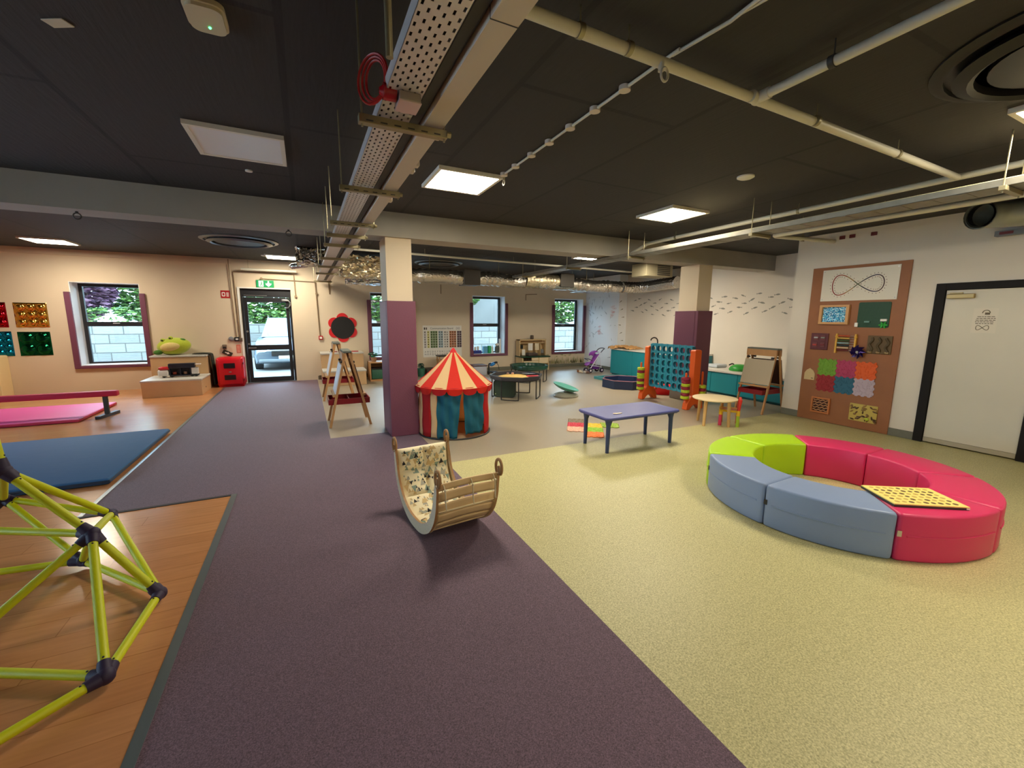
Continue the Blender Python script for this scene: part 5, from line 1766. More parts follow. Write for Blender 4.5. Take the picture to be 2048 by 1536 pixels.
# ================================================================ GIANT DISC GAME
GX, GY0, GY1 = 6.28, 5.27, 6.40
t = thing('giant_disc_game', 'giant four in a row game with teal grid and orange frame', 'game', (GX, (GY0 + GY1) / 2, 0))
for yy in (GY0, GY1):
    fo = MB(Matrix.Translation((GX, yy, 0)) @ Matrix.Rotation(PI / 2, 4, 'X'))
    leg = [(-0.21, 0.0), (-0.13, 0.0)] + [(-0.13 + 0.26 * i / 10, 0.09 * math.sin(PI * i / 10)) for i in range(1, 10)] + [(0.13, 0.0), (0.21, 0.0), (0.195, 0.12), (0.12, 0.22), (0.085, 0.26), (0.085, 1.06), (0.06, 1.08), (-0.06, 1.08), (-0.085, 1.06), (-0.085, 0.26), (-0.12, 0.22), (-0.195, 0.12)]
    fo.prism(leg, -0.055, 0.055)
    p_ = fo.build('upright', ORANGE, t)
    bv = p_.modifiers.new('b', 'BEVEL')
    bv.width = 0.012
    bv.segments = 2
    bv.limit_method = 'ANGLE'
    for sx in (-1, 1):
        pg = MB().cyl((GX + sx * 0.21, yy, 0.17), (GX + sx * 0.21, yy, 0.66 if yy == GY0 else 0.74), 0.019, n=12).ball((GX + sx * 0.21, yy, 0.66 if yy == GY0 else 0.74), 0.019)
        pg.bar((GX + sx * 0.08, yy, 0.185), (GX + sx * 0.225, yy, 0.185), 0.05, 0.03)
        pg.build('disc_peg', ORANGE, t, 40)
# grid: seven columns, six rows
cw = (GY1 - GY0 - 0.12) / 7
ch = 0.137
z0 = 0.295
gb = MB(Matrix.Translation((GX, 0, 0)) @ Matrix(((0, 0, 1, 0), (1, 0, 0, 0), (0, 1, 0, 0), (0, 0, 0, 1))))
for i in range(7):
    cy_ = GY0 + 0.06 + cw * (i + 0.5)
    for j in range(6):
        cz_ = z0 + ch * (j + 0.5)
        inner = circ(0.0575, 24, cy_, cz_)
        outer = []
        for k in range(24):
            a_ = 2 * PI * k / 24
            c_, s_ = math.cos(a_), math.sin(a_)
            q_ = min((cw / 2) / max(abs(c_), 1e-6), (ch / 2) / max(abs(s_), 1e-6))
            outer.append((cy_ + q_ * c_, cz_ + q_ * s_))
        for x0_, x1_ in ((-0.036, -0.024), (0.024, 0.036)):
            gb.ring(outer, inner, x0_, x1_)
    # scallops on the top and bottom edges, column ribs between the faces
    for zz, sg in ((z0 + 6 * ch, 1), (z0, -1)):
        sc = [(cy_ + cw / 2 * math.cos(PI * k / 10), zz + sg * (0.006 + 0.022 * math.sin(PI * k / 10))) for k in range(11)]
        sc += [(cy_ - cw / 2, zz), (cy_ + cw / 2, zz)]
        for x0_, x1_ in ((-0.036, -0.024), (0.024, 0.036)):
            gb.prism(sc, x0_, x1_)
gb.build('grid', CONNB, t, 40)
rb = MB()
for i in range(8):
    y_ = GY0 + 0.06 + cw * i
    rb.b2((GX - 0.038, y_ - 0.006, z0 - 0.005), (GX + 0.038, y_ + 0.006, z0 + 6 * ch + 0.012))
rb.build('column_ribs', mat('teal_blue_dark', (34, 112, 140), 0.4), t)
MB().b2((GX - 0.03, GY0 + 0.06, z0 - 0.02), (GX + 0.03, GY1 - 0.06, z0 + 0.0)).build('bottom_bar', CONNB, t)


def disc(x, y, z, red, label):
    m = MB().lathe([(0.022, z), (0.066, z), (0.074, z + 0.008), (0.074, z + 0.047), (0.066, z + 0.055), (0.022, z + 0.055)], (x, y, 0), 22)
    m.lathe([(0.022, z + 0.055), (0.022, z)], (x, y, 0), 22)
    o = m.build('game_disc', MAROON if red else LIMEP, None, 40)
    tag(o, label, 'disc', 'game discs on the pegs of the giant game')


ordn = ['lowest', 'second from bottom', 'third from bottom', 'fourth from bottom', 'fifth from bottom', 'sixth from bottom', 'seventh from bottom', 'topmost']
for (sx, yy, cols, where) in ((-1, GY1, 'grgrggrg', 'far peg beside the navy tub'), (-1, GY0, 'grgrgrr', 'front peg beside the round table'), (1, GY0, 'rgrg', 'rear peg against the padded pillar')):
    for k, c_ in enumerate(cols):
        w_ = ordn[k] if k < len(cols) - 1 else 'topmost'
        disc(GX + sx * 0.21, yy, 0.202 + k * 0.0565, c_ == 'r', '%s game disc, %s on the %s' % ('maroon' if c_ == 'r' else 'lime', w_, where))

# ================================================================ TRAYS ON STANDS, SPINNER, TUBS
def uleg(L, a, b, r_, z1, r0=0.012):
    p, q = Vector((r_ * math.cos(a), r_ * math.sin(a), z1)), Vector((r_ * math.cos(b), r_ * math.sin(b), z1))
    d = (q - p)
    pts = crom([p, Vector((p.x, p.y, 0.06)), p.lerp(q, 0.05) * Vector((1, 1, 0)) + Vector((0, 0, 0.018)) if False else Vector((p.x + d.x * 0.10, p.y + d.y * 0.10, 0.013)),
                Vector((p.x + d.x * 0.9, p.y + d.y * 0.9, 0.013)), Vector((q.x, q.y, 0.06)), q], 6)
    return MB(L).tube(pts, r0, 8)


t = thing('tuff_tray', 'black octagonal play tray on a tube stand holding sand', 'tray', (3.87, 7.66, 0), rz=0.15)
L = LM(t)
oc = circ(0.56, 8, a0=PI / 8)
oi = circ(0.52, 8, a0=PI / 8)
ob = circ(0.47, 8, a0=PI / 8)
TRAYM = mat('tray_black', (58, 60, 68), 0.42)
m = MB(L)
m.ring(oc, oi, 0.44, 0.475)
m.ring([(x_ * 0.97, y_ * 0.97) for x_, y_ in oc], [(x_ * 0.99, y_ * 0.99) for x_, y_ in oi], 0.40, 0.44)
m.ring(oi, ob, 0.40, 0.41)
m.prism(ob, 0.40, 0.408)
m.build('tray', TRAYM, t)
for k in range(4):
    a_ = PI / 4 + k * PI / 2 - 0.1
    uleg(L, a_ - 0.36, a_ + 0.36, 0.50, 0.41).build('leg', BLACKP, t, 50)
MB(L).tube([(0.48 * math.cos(2 * PI * i / 24), 0.48 * math.sin(2 * PI * i / 24), 0.388) for i in range(24)], 0.011, 6, closed=True).build('stand_hoop', BLACKP, t, 50)
m = MB(L)
rnd = random.Random(4)
m.grid(lambda u, v: Vector((0.43 * v * math.cos(u * 2 * PI), 0.43 * v * math.sin(u * 2 * PI), 0.412 + 0.042 * (1 - v ** 2) + 0.006 * math.sin(u * 19 + v * 11))), 32, 8)
o = m.build('sand', mat('sand_yellow', (228, 190, 112), 0.9, bump=(80, 0.4)), None, 60)
tag(o, 'heap of yellow sand in the octagonal tray', 'sand', kind='stuff')
o = MB(L).box((0.26, -0.22, 0.445), (0.26, 0.12, 0.018), 0.006, Matrix.Rotation(-0.5, 4, 'Z')).build('toy_scoop', mat('scoop_red', (196, 60, 76), 0.4))
tag(o, 'flat red plastic scoop lying on the sand', 'toy')
o = MB(L).box((0.36, 0.02, 0.462), (0.30, 0.20, 0.008), 0.003, Matrix.Rotation(0.5, 4, 'Z') @ Matrix.Rotation(0.12, 4, 'Y')).build('grey_sheet', mat('sheet_grey', (156, 166, 186), 0.4))
tag(o, 'flat grey plastic sheet on the edge of the sand tray', 'sheet')
for k, (x_, y_, c_, lab) in enumerate(((0.02, 0.34, (140, 112, 104), 'brownish pebble toy at the back of the sand'), (0.12, 0.30, (196, 150, 130), 'pinkish pebble toy at the back of the sand'))):
    o = MB(L).ball((x_, y_, 0.45), 0.028, (1.2, 0.9, 0.8), 10, 8).build('pebble_toy', mat('peb%d' % k, c_, 0.6), None, 60)
    tag(o, lab, 'toy')
t = thing('green_crate', 'dark green rounded crate standing under the octagonal tray', 'crate', (3.64, 7.72, 0), rz=math.atan2(-0.30, 0.36))
L = LM(t)
MB(L @ Matrix.Rotation(PI / 2, 4, 'X')).prism(rrect(0.44, 0.34, 0.06, 0, 0.185, 5), -0.09, 0.05).build('body', mat('crate_green', (40, 58, 34), 0.55), t, 50)
MB(L).tube([(x_, -0.05, y_) for x_, y_ in rrect(0.44, 0.34, 0.06, 0, 0.185, 5)], 0.012, 8, closed=True).build('rim', mat('crate_green_dark', (30, 42, 28), 0.5), t, 50)
MB(L).ball((-0.185, -0.055, 0.07), 0.012).build('button', mat('pale_green', (160, 176, 120), 0.5), t)
t = thing('tuff_tray', 'dark green round water tray on a tube stand', 'tray', (5.2, 9.55, 0))
L = LM(t)
MB(L).lathe([(0.0001, 0.32), (0.42, 0.325), (0.46, 0.35), (0.475, 0.41), (0.50, 0.425), (0.505, 0.415), (0.485, 0.33), (0.44, 0.30), (0.0001, 0.30)], n=48).build('tray', mat('tray_green', (26, 62, 50), 0.22), t, 40)
for k in range(4):
    a_ = PI / 4 + k * PI / 2
    uleg(L, a_ - 0.36, a_ + 0.36, 0.46, 0.34).build('leg', BLACKP, t, 50)

t = thing('spinner_seat', 'teal tilted dish spinner on a grey domed base', 'spinner', (4.88, 7.32, 0))
L = LM(t)
MB(L).lathe([(0.26, 0.0), (0.265, 0.015), (0.24, 0.04), (0.15, 0.075), (0.06, 0.095), (0.0001, 0.10)], n=32).build('base', mat('spinner_grey', (160, 156, 140), 0.35), t, 60)
MB(L).cyl((0, 0, 0.09), (0.0, 0.0, 0.15), 0.03, n=14).build('stem', STEEL, t, 40)
dL = L @ Matrix.Translation((0, 0, 0.20)) @ Matrix.Rotation(0.30, 4, Vector((0.55, 0.84, 0)))
MB(dL).lathe([(0.0001, -0.055), (0.12, -0.045), (0.22, -0.01), (0.275, 0.012), (0.285, 0.008), (0.27, -0.012), (0.2, -0.05), (0.1, -0.075), (0.0001, -0.08)], n=36).build('dish', mat('spinner_teal', (86, 160, 146), 0.35), t, 60)

NAVY = mat('tub_navy', (30, 48, 84), 0.5)
t = thing('navy_tub', 'navy octagonal soft sided tub on the floor', 'tub', (6.86, 7.76, 0), rz=0.05)
L = LM(t)
oc, oi = circ(0.55, 8, a0=0.35), circ(0.51, 8, a0=0.35)
MB(L).ring(oc, oi, 0.004, 0.19).prism(oc, 0.002, 0.012).build('wall', NAVY, t)
MB(L).tube([(x_, y_, 0.195) for x_, y_ in circ(0.535, 8, a0=0.35)], 0.012, 8, closed=True).build('rim_trim', mat('rim_pink', (150, 104, 116), 0.5), t, 40)
t = thing('teal_tray', 'shallow teal plastic tray behind the navy tub', 'tray', (7.45, 8.72, 0))
m = MB().b2((7.0, 8.30, 0.003), (7.90, 9.15, 0.012))
for lo, hi in (((7.0, 8.30), (7.05, 9.15)), ((7.85, 8.30), (7.90, 9.15)), ((7.05, 8.30), (7.85, 8.35)), ((7.05, 9.10), (7.85, 9.15))):
    m.b2((*lo, 0.012), (*hi, 0.075))
m.build('body', mat('tray_teal', (62, 140, 144), 0.4), t)
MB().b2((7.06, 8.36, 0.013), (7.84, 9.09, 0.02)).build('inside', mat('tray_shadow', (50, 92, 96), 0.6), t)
t = thing('red_basin', 'red plastic basin on the floor behind the giant game', 'basin', (7.05, 6.72, 0))
MB().lathe([(0.24, 0.0), (0.29, 0.14), (0.31, 0.15), (0.31, 0.165), (0.28, 0.16), (0.23, 0.02), (0.0001, 0.015)], (7.02, 6.72, 0), 32).build('body', mat('basin_red', (216, 24, 32), 0.35), t, 40)

# ================================================================ SINK COUNTERS ON THE FISH WALL
WTOP = mat('worktop_white', (220, 214, 204), 0.3)


def cabinets(name, x0, ys, z, lab):
    for k in range(len(ys) - 1):
        y0, y1 = ys[k], ys[k + 1]
        t = thing('base_cabinet', lab[k], 'cabinet', ((x0 + 8.99) / 2, (y0 + y1) / 2, 0), group='teal base cabinets')
        MB().b2((x0 + 0.022, y0 + 0.002, 0.04), (8.985, y1 - 0.002, z - 0.042)).b2((x0 + 0.06, y0 + 0.004, 0.001), (8.98, y1 - 0.004, 0.04)).build('body', mat('cab_teal_side', (30, 112, 124), 0.45), t)
        MB().b2((x0, y0 + 0.004, 0.05), (x0 + 0.02, y1 - 0.004, z - 0.05), 0.003).build('door', TEAL, t)


cabinets('tall', 8.05, [7.05, 7.95, 8.86, 9.76], 0.775, ['teal base cabinet of the tall run hidden behind giant game', 'teal base cabinet of the tall run under the black tap', 'teal base cabinet under the crumpled brown paper'])
o = MB().b2((8.03, 7.05, 0.733), (8.985, 9.77, 0.775), 0.006).build('worktop', WTOP)
tag(o, 'long pale worktop over the taller teal cabinets', 'worktop')
cabinets('low', 8.02, [4.5, 5.66, 6.30, 7.04], 0.53, ['teal base cabinet of the low run behind the corner easel', 'teal base cabinet under the green bowl', 'teal base cabinet of the low run beside the padded pillar'])
o = MB().b2((8.0, 4.5, 0.488), (8.985, 7.04, 0.53), 0.006).build('worktop', WTOP)
tag(o, 'low pale worktop behind the padded pillar and corner easel', 'worktop')
TAPM = mat('tap_bronze', (42, 30, 26), 0.35, 0.6)
o = MB().tube(crom([(8.6, 8.50, 0.776), (8.6, 8.50, 1.0), (8.585, 8.52, 1.09), (8.55, 8.58, 1.12), (8.52, 8.64, 1.09), (8.51, 8.66, 1.04)], 6), 0.017, 10).build('tap', TAPM, None, 60)
tag(o, 'dark swan neck tap above the taller worktop', 'tap')
o = MB().tube(crom([(8.7, 6.25, 0.531), (8.7, 6.25, 0.60), (8.66, 6.27, 0.63), (8.6, 6.30, 0.60)], 6), 0.015, 10).build('tap', BLACKP, None, 60)
tag(o, 'small black tap on the low worktop beside the pillar', 'tap')
o = MB().b2((8.35, 6.42, 0.531), (8.7, 6.72, 0.60), 0.02).build('washing_bowl', mat('bowl_grey', (196, 204, 212), 0.4))
tag(o, 'pale grey washing up bowl on the low worktop', 'bowl')
o = MB().b2((8.28, 5.2, 0.531), (8.6, 5.5, 0.545), 0.004).build('chopping_board', BLACKP)
tag(o, 'dark flat board on the low worktop behind the easel', 'board')
o = MB().lathe([(0.20, 0.531), (0.215, 0.56), (0.18, 0.62), (0.10, 0.66), (0.0001, 0.67)], (8.38, 5.88, 0), 28).build('upturned_bowl', mat('bowl_green', (44, 150, 50), 0.4), None, 60)
tag(o, 'upturned green bowl on the low worktop', 'bowl')
rnd = random.Random(8)
m = MB()
PN = {}


def pap(u, v):
    k = (round(u, 3), round(v, 3))
    if k not in PN:
        PN[k] = rnd.uniform(0.0, 0.10)
    y_ = 9.86 - 0.95 * u
    x_ = 8.0 + 0.55 * v
    z_ = 0.783 + PN[k] * (0.35 + 0.65 * math.sin(PI * min(1, u * 1.0 + 0.1)))
    if v < 0.01 and u < 0.35:
        z_ -= 0.05
        x_ -= 0.03
    return Vector((x_ + rnd.uniform(-0.02, 0.02), y_ + rnd.uniform(-0.03, 0.03), z_))


m.grid(pap, 18, 9)
o = m.build('brown_paper', mat('kraft_paper', (206, 156, 98), 0.8), None, 10)
o.modifiers.new('t', 'SOLIDIFY').thickness = 0.004
tag(o, 'crumpled brown paper heap on the corner of the worktop', 'paper')

# ================================================================ TOY PUSHCHAIR, SOFT TOYS, TOY KITCHEN
t = thing('toy_pushchair', 'purple toy pushchair parked at the wall corner', 'pushchair', (7.9, 10.32, 0))
PUR = mat('pram_purple', (142, 52, 160), 0.6)
PURD = mat('pram_dark_purple', (92, 34, 130), 0.6)
PWH = mat('pram_white', (226, 222, 232), 0.4)
PGR = mat('pram_grey', (70, 72, 84), 0.4)
for y_ in (10.20, 10.44):
    MB().cyl((7.62, y_, 0.075), (8.03, y_, 0.62), 0.012, n=8).build('frame_bar', PWH, t, 40)
    MB().cyl((8.08, y_, 0.075), (8.0, y_, 0.45), 0.011, n=8).build('frame_bar', PWH, t, 40)
    MB().cyl((7.72, y_, 0.22), (8.07, y_, 0.16), 0.010, n=8).build('frame_bar', PWH, t, 40)
    for x_ in (7.66, 8.08):
        w = MB().cyl((x_, y_ - 0.02, 0.07), (x_, y_ + 0.02, 0.07), 0.07, n=18).build('wheel', mat('pram_tyre', (36, 26, 54), 0.6), t, 40)
        MB().cyl((x_, y_ - 0.024, 0.07), (x_, y_ + 0.024, 0.07), 0.032, n=12).build('hub', PWH, w, 40)
MB().tube(crom([(8.02, 10.20, 0.60), (8.10, 10.20, 0.68), (8.17, 10.22, 0.72), (8.18, 10.32, 0.73), (8.17, 10.42, 0.72), (8.10, 10.44, 0.68), (8.02, 10.44, 0.60)], 5), 0.015, 8).build('handle', PGR, t, 60)
MB().tube(crom([(7.74, 10.20, 0.36), (7.60, 10.21, 0.42), (7.58, 10.32, 0.43), (7.60, 10.43, 0.42), (7.74, 10.44, 0.36)], 5), 0.011, 8).build('bumper_bar', PGR, t, 60)
m = MB()
sp = crom([(7.60, 0, 0.20), (7.68, 0, 0.26), (7.80, 0, 0.26), (7.88, 0, 0.34), (7.98, 0, 0.54)], 5)
m.grid(lambda u, v: Vector((sp[int(round(v * 20))].x, 10.21 + 0.22 * u, sp[int(round(v * 20))].z + 0.03 * abs(2 * u - 1) ** 2)), 8, 20)
o = m.build('seat', PUR, t, 60)
o.modifiers.new('t', 'SOLIDIFY').thickness = 0.02
m = MB()
m.grid(lambda u, v: Vector((7.93 - 0.20 * math.sin(v * 1.7) * 1.0 + 0.03, 10.205 + 0.23 * u, 0.50 + 0.16 * math.cos((v - 0.25) * 1.9) - 0.03 * abs(2 * u - 1) ** 2)), 10, 12)
o = m.build('hood', PUR, t, 60)
o.modifiers.new('t', 'SOLIDIFY').thickness = 0.008
MB().b2((7.78, 10.22, 0.10), (8.02, 10.42, 0.20), 0.02).build('basket', PURD, t)
for k, (x_, y_, lab) in enumerate(((7.40, 10.36, 'small brown and white soft toy lying before pushchair'), (7.50, 10.14, 'small dark spotted soft toy against the pushchair wheels'))):
    t = thing('soft_toy', lab, 'soft toy', (x_, y_, 0))
    MB().ball((x_, y_, 0.04), 1, (0.075, 0.045, 0.04), 12, 8).build('body', mat('toy_fur%d' % k, ((222, 208, 186), (120, 92, 88))[k], 0.95), t, 180)
    MB().ball((x_ - 0.085, y_ - 0.01, 0.055), 0.036, u=12, v=8).build('head', mat('toy_head%d' % k, ((150, 100, 64), (226, 216, 206))[k], 0.95), t, 180)
    for s_ in (-1, 1):
        MB().ball((x_ - 0.085, y_ + s_ * 0.03, 0.085), 0.015).build('ear', mat('toy_ear', (92, 64, 50), 0.95), t, 180)
        MB().ball((x_ + 0.05, y_ + s_ * 0.045, 0.018), 1, (0.035, 0.016, 0.018)).build('leg', mat('toy_fur%d' % k, (222, 208, 186), 0.95), t, 180)

t = thing('toy_kitchen', 'wooden toy kitchen with green worktop against the window wall', 'toy kitchen', (6.45, 11.6, 0))
KW = mat('kitchen_maple', (214, 184, 136), 0.5, var=(4, 0.05))
KG = mat('kitchen_green', (24, 66, 46), 0.4)
b = MB()
b.b2((5.98, 11.82, 0.40), (6.94, 11.86, 0.96))
b.b2((5.98, 11.62, 0.44), (6.005, 11.82, 0.96)).b2((6.915, 11.62, 0.44), (6.94, 11.82, 0.96)).b2((5.98, 11.62, 0.93), (6.94, 11.82, 0.96))
b.b2((6.005, 11.64, 0.84), (6.915, 11.82, 0.855)).b2((6.74, 11.64, 0.44), (6.755, 11.82, 0.84))
b.build('upper_case', KW, t)
b = MB()
b.b2((5.98, 11.42, 0.0), (6.01, 11.86, 0.41)).b2((6.91, 11.42, 0.0), (6.94, 11.86, 0.41)).b2((6.55, 11.42, 0.02), (6.57, 11.86, 0.41)).b2((6.01, 11.84, 0.0), (6.91, 11.86, 0.41)).b2((6.01, 11.42, 0.04), (6.91, 11.84, 0.06)).b2((6.57, 11.43, 0.20), (6.91, 11.84, 0.215))
b.build('lower_case', KW, t)
MB().b2((5.94, 11.38, 0.41), (6.97, 11.87, 0.445), 0.008).build('worktop', KG, t)
dr_ = MB().b2((6.02, 11.405, 0.07), (6.54, 11.42, 0.30), 0.004).build('oven_door', mat('kitchen_pale', (226, 204, 164), 0.5), t)
MB().b2((6.10, 11.398, 0.11), (6.46, 11.406, 0.24)).build('oven_window', mat('oven_glass', (58, 56, 48), 0.2), dr_)
MB().b2((6.57, 11.405, 0.22), (6.90, 11.42, 0.40), 0.004).build('drawer', mat('kitchen_pale', (226, 204, 164), 0.5), t)
MB().b2((6.30, 11.405, 0.31), (6.54, 11.42, 0.40), 0.004).build('drawer', mat('kitchen_pale', (226, 204, 164), 0.5), t)
for k, x_ in enumerate((6.08, 6.16, 6.24)):
    MB().cyl((x_, 11.42, 0.355), (x_, 11.395, 0.355), 0.018, n=12).build('knob', BLACKP, t, 40)
MB().b2((6.05, 11.78, 0.66), (6.19, 11.82, 0.78), 0.01).build('clock', BLACKP, t)
its = [('paper_sheet', (6.36, 11.61, 0.62), (0.16, 0.006, 0.22), PAPER, 'pale sheet taped to the middle of toy kitchen', 'paper'),
       ('paper_sheet', (6.60, 11.61, 0.62), (0.15, 0.006, 0.22), mat('paper_tan', (224, 206, 172), 0.7), 'printed tan sheet hanging on the toy kitchen', 'paper'),
       ('paper_sheet', (6.12, 11.61, 0.47), (0.11, 0.006, 0.18), PAPER, 'small pale sheet propped low on the toy kitchen', 'paper'),
       ('toy_oven_mitt', (6.83, 11.7, 0.50), (0.10, 0.10, 0.14), GREYP, 'grey toy pot in the open side of toy kitchen', 'toy'),
       ('toy_pan', (6.38, 11.56, 0.446), (0.34, 0.22, 0.10), mat('pan_brown', (72, 58, 52), 0.5), 'dark toy pan on the green toy worktop', 'toy'),
       ('toy_jug', (6.47, 11.72, 0.961), (0.10, 0.10, 0.13), mat('jug_dark', (76, 58, 44), 0.5), 'brown toy stack on top of the toy kitchen', 'toy'),
       ('toy_box', (6.72, 11.6, 0.216), (0.18, 0.22, 0.12), KG, 'dark green toy box on the toy kitchen shelf', 'toy'),
       ('toy_pot', (6.75, 11.6, 0.062), (0.16, 0.2, 0.10), GREYP, 'grey toy pot at the bottom of the toy kitchen', 'toy')]
for nm, (x_, y_, z_), (a_, b_, c_), m_, lab, cat in its:
    o = MB().b2((x_ - a_ / 2, y_ - b_ / 2, z_), (x_ + a_ / 2, y_ + b_ / 2, z_ + c_), min(a_, b_, c_) * 0.25).build(nm, m_, None, 40)
    tag(o, lab, cat)

# ================================================================ SENSORY BOARD ON THE RIGHT WALL
BX = XR - 0.022
o = MB().b2((BX, 2.84, 0.005), (XR - 0.0005, 4.075, 2.432), 0.002).build('sensory_board', PLYD)
tag(o, 'tall brown plywood sheet fixed to the wall with toys mounted', 'board')


def onboard(y, z):
    return right_frame(y, z, BX)


t = thing('infinity_panel', 'white panel with a rainbow infinity loop atop brown board', 'panel', (BX, 3.43, 1.91))
L = onboard(3.435, 2.15)
MB(L).b2((-0.485, -0.238, 0.001), (0.485, 0.238, 0.010), 0.002).build('panel', mat('panel_white', (224, 216, 198), 0.4), t)
cols = [(150, 48, 40), (176, 84, 50), (176, 140, 80), (96, 100, 72), (58, 60, 70), (60, 56, 84), (92, 70, 70)]
NI = 84
P = []
for i in range(NI + 1):
    q = 2 * PI * i / NI
    sx = 0.335 * math.cos(q)
    asym = 1.0 if sx < 0 else 0.78
    P.append((sx * (1.0 if sx < 0 else 0.95), 0.30 * asym * math.sin(q) * math.cos(q) + 0.0))
order = sorted(range(7))
for c in range(7):
    m = MB(L)
    for i in range(NI):
        xm = (P[i][0] + P[i + 1][0]) / 2
        if min(6, int((xm + 0.345) / 0.69 * 7)) == c:
            m.tube([(P[i][0], P[i][1], 0.011), (P[i + 1][0], P[i + 1][1], 0.011)], 0.0065, 6)
    m.build('infinity_loop', mat('inf_%d' % c, cols[c], 0.6), t, 60)
dm = MB(L)
for i in range(0, NI, 2):
    a_ = P[i]
    b_ = P[i + 1]
    d = Vector((b_[0] - a_[0], b_[1] - a_[1])).normalized()
    for s_ in (-1, 1):
        dm.prism(circ(0.006, 8, a_[0] - d.y * 0.028 * s_, a_[1] + d.x * 0.028 * s_), 0.010, 0.0108)
dm.build('dots', mat('dot_brown', (130, 104, 92), 0.6), t)
sc_ = MB(L)
for x_ in (-0.46, 0.46):
    for y_ in (-0.21, 0.21):
        sc_.prism(circ(0.008, 10, x_, y_), 0.010, 0.012)
sc_.build('screws', STEEL, t)

t = thing('sequin_frame', 'pine framed blue sequin panel on the brown board', 'panel', (BX, 3.69, 1.56))
L = onboard(3.692, 1.705)
f = MB(L)
f.b2((-0.203, -0.147, 0.001), (-0.163, 0.147, 0.045)).b2((0.163, -0.147, 0.001), (0.203, 0.147, 0.045)).b2((-0.163, 0.115, 0.001), (0.163, 0.147, 0.045)).b2((-0.163, -0.147, 0.001), (0.163, -0.115, 0.045))
f.build('frame', mat('frame_pine', (206, 156, 100), 0.5), t)
sq = MB(L)
rnd = random.Random(12)
for i in range(26):
    for j in range(20):
        x_, y_ = -0.155 + i * 0.0124, -0.108 + j * 0.0114
        tx_, ty_ = rnd.uniform(-0.6, 0.6), rnd.uniform(-0.6, 0.6)
        sq.mi = rnd.randrange(3)
        h = 0.007
        sq.add([(x_ - h, y_ - h, 0.012 + (-tx_ - ty_) * h), (x_ + h, y_ - h, 0.012 + (tx_ - ty_) * h), (x_ + h, y_ + h, 0.012 + (tx_ + ty_) * h), (x_ - h, y_ + h, 0.012 + (-tx_ + ty_) * h)], [(0, 1, 2, 3)])
sq.b2((-0.163, -0.115, 0.001), (0.163, 0.115, 0.003))
sq.build('sequins', [mat('sequin_pale', (206, 240, 252), 0.3, 0.2), mat('sequin_blue', (40, 130, 190), 0.3, 0.3), mat('sequin_sky', (110, 206, 240), 0.3, 0.2)], t, fix=False)

t = thing('green_baseplate', 'dark green studded building plate on the brown board', 'panel', (BX, 3.19, 1.52))
L = onboard(3.192, 1.70)
MB(L).prism(rrect(0.385, 0.365, 0.02), 0.001, 0.010).build('plate', mat('plate_green', (14, 66, 34), 0.5), t)
st = MB(L)
for i in range(22):
    for j in range(21):
        st.cyl((-0.18 + i * 0.0171, -0.17 + j * 0.017, 0.010), (-0.18 + i * 0.0171, -0.17 + j * 0.017, 0.0135), 0.0052, n=6)
st.build('studs', mat('plate_green', (14, 66, 34), 0.5), t)
for nm, x_, y_, a_, b_, m_, lab, cat in (('toy_brick', 0.135, -0.075, 0.075, 0.032, PAPER, 'white oblong toy brick on the green plate', 'brick'),
                                         ('toy_brick', -0.19, -0.145, 0.04, 0.06, PAPER, 'white upright toy brick at the green plate corner', 'brick'),
                                         ('toy_brick', -0.06, -0.10, 0.07, 0.022, mat('brick_grey', (110, 150, 140), 0.4), 'grey toy brick low on the green plate', 'brick')):
    o = MB(L).b2((x_ - a_ / 2, y_ - b_ / 2, 0.0136), (x_ + a_ / 2, y_ + b_ / 2, 0.032), 0.003).build(nm, m_)
    tag(o, lab, cat, 'toy bricks on the green plate')
m = MB(L)
for k in range(6):
    a_ = k * PI / 3
    m.ball((0.135 + 0.032 * math.cos(a_), -0.145 + 0.026 * math.sin(a_), 0.022), 1, (0.026, 0.013, 0.006), 8, 6, Matrix.Rotation(a_, 4, 'Z'))
o = m.build('toy_leaf', mat('leaf_toy', (34, 160, 50), 0.4), None, 180)
tag(o, 'bright green toy leaf piece on the building plate', 'leaf')

t = thing('latch_board', 'small maroon board with metal latches on brown board', 'board', (BX, 3.86, 1.15))
L = onboard(3.86, 1.283)
MB(L).b2((-0.125, -0.13, 0.001), (0.125, 0.13, 0.018), 0.004).build('panel', mat('latch_maroon', (92, 34, 40), 0.5), t)
for x_, y_, m_ in ((-0.045, 0.06, STEEL), (0.055, 0.06, GALV), (-0.055, -0.055, mat('latch_red', (176, 56, 48), 0.5)), (0.055, -0.05, mat('latch_dark', (120, 34, 40), 0.5))):
    d_ = MB(L).b2((x_ - 0.036, y_ - 0.04, 0.018), (x_ + 0.036, y_ + 0.04, 0.026), 0.004).build('door_flap', mat('latch_panel', (110, 52, 54), 0.5), t)
    MB(L).b2((x_ - 0.03, y_ - 0.012, 0.026), (x_ + 0.03, y_ + 0.014, 0.038), 0.005).build('latch', m_, d_)
t = thing('abacus', 'yellow framed abacus with rows of beads on brown board', 'abacus', (BX, 3.48, 1.12))
L = onboard(3.485, 1.27)
for s_ in (-1, 1):
    MB(L).bar((s_ * 0.125, -0.15, 0.03), (s_ * 0.125, 0.145, 0.03), 0.022, 0.03, (0, 0, 1)).ball((s_ * 0.125, 0.10, 0.035), 0.022).build('post', mat('abacus_yellow', (222, 170, 60), 0.45), t, 40)
bc = [(196, 90, 50), (206, 170, 80), (60, 84, 40), (150, 176, 180), (40, 56, 60), (222, 190, 150), (110, 32, 34)]
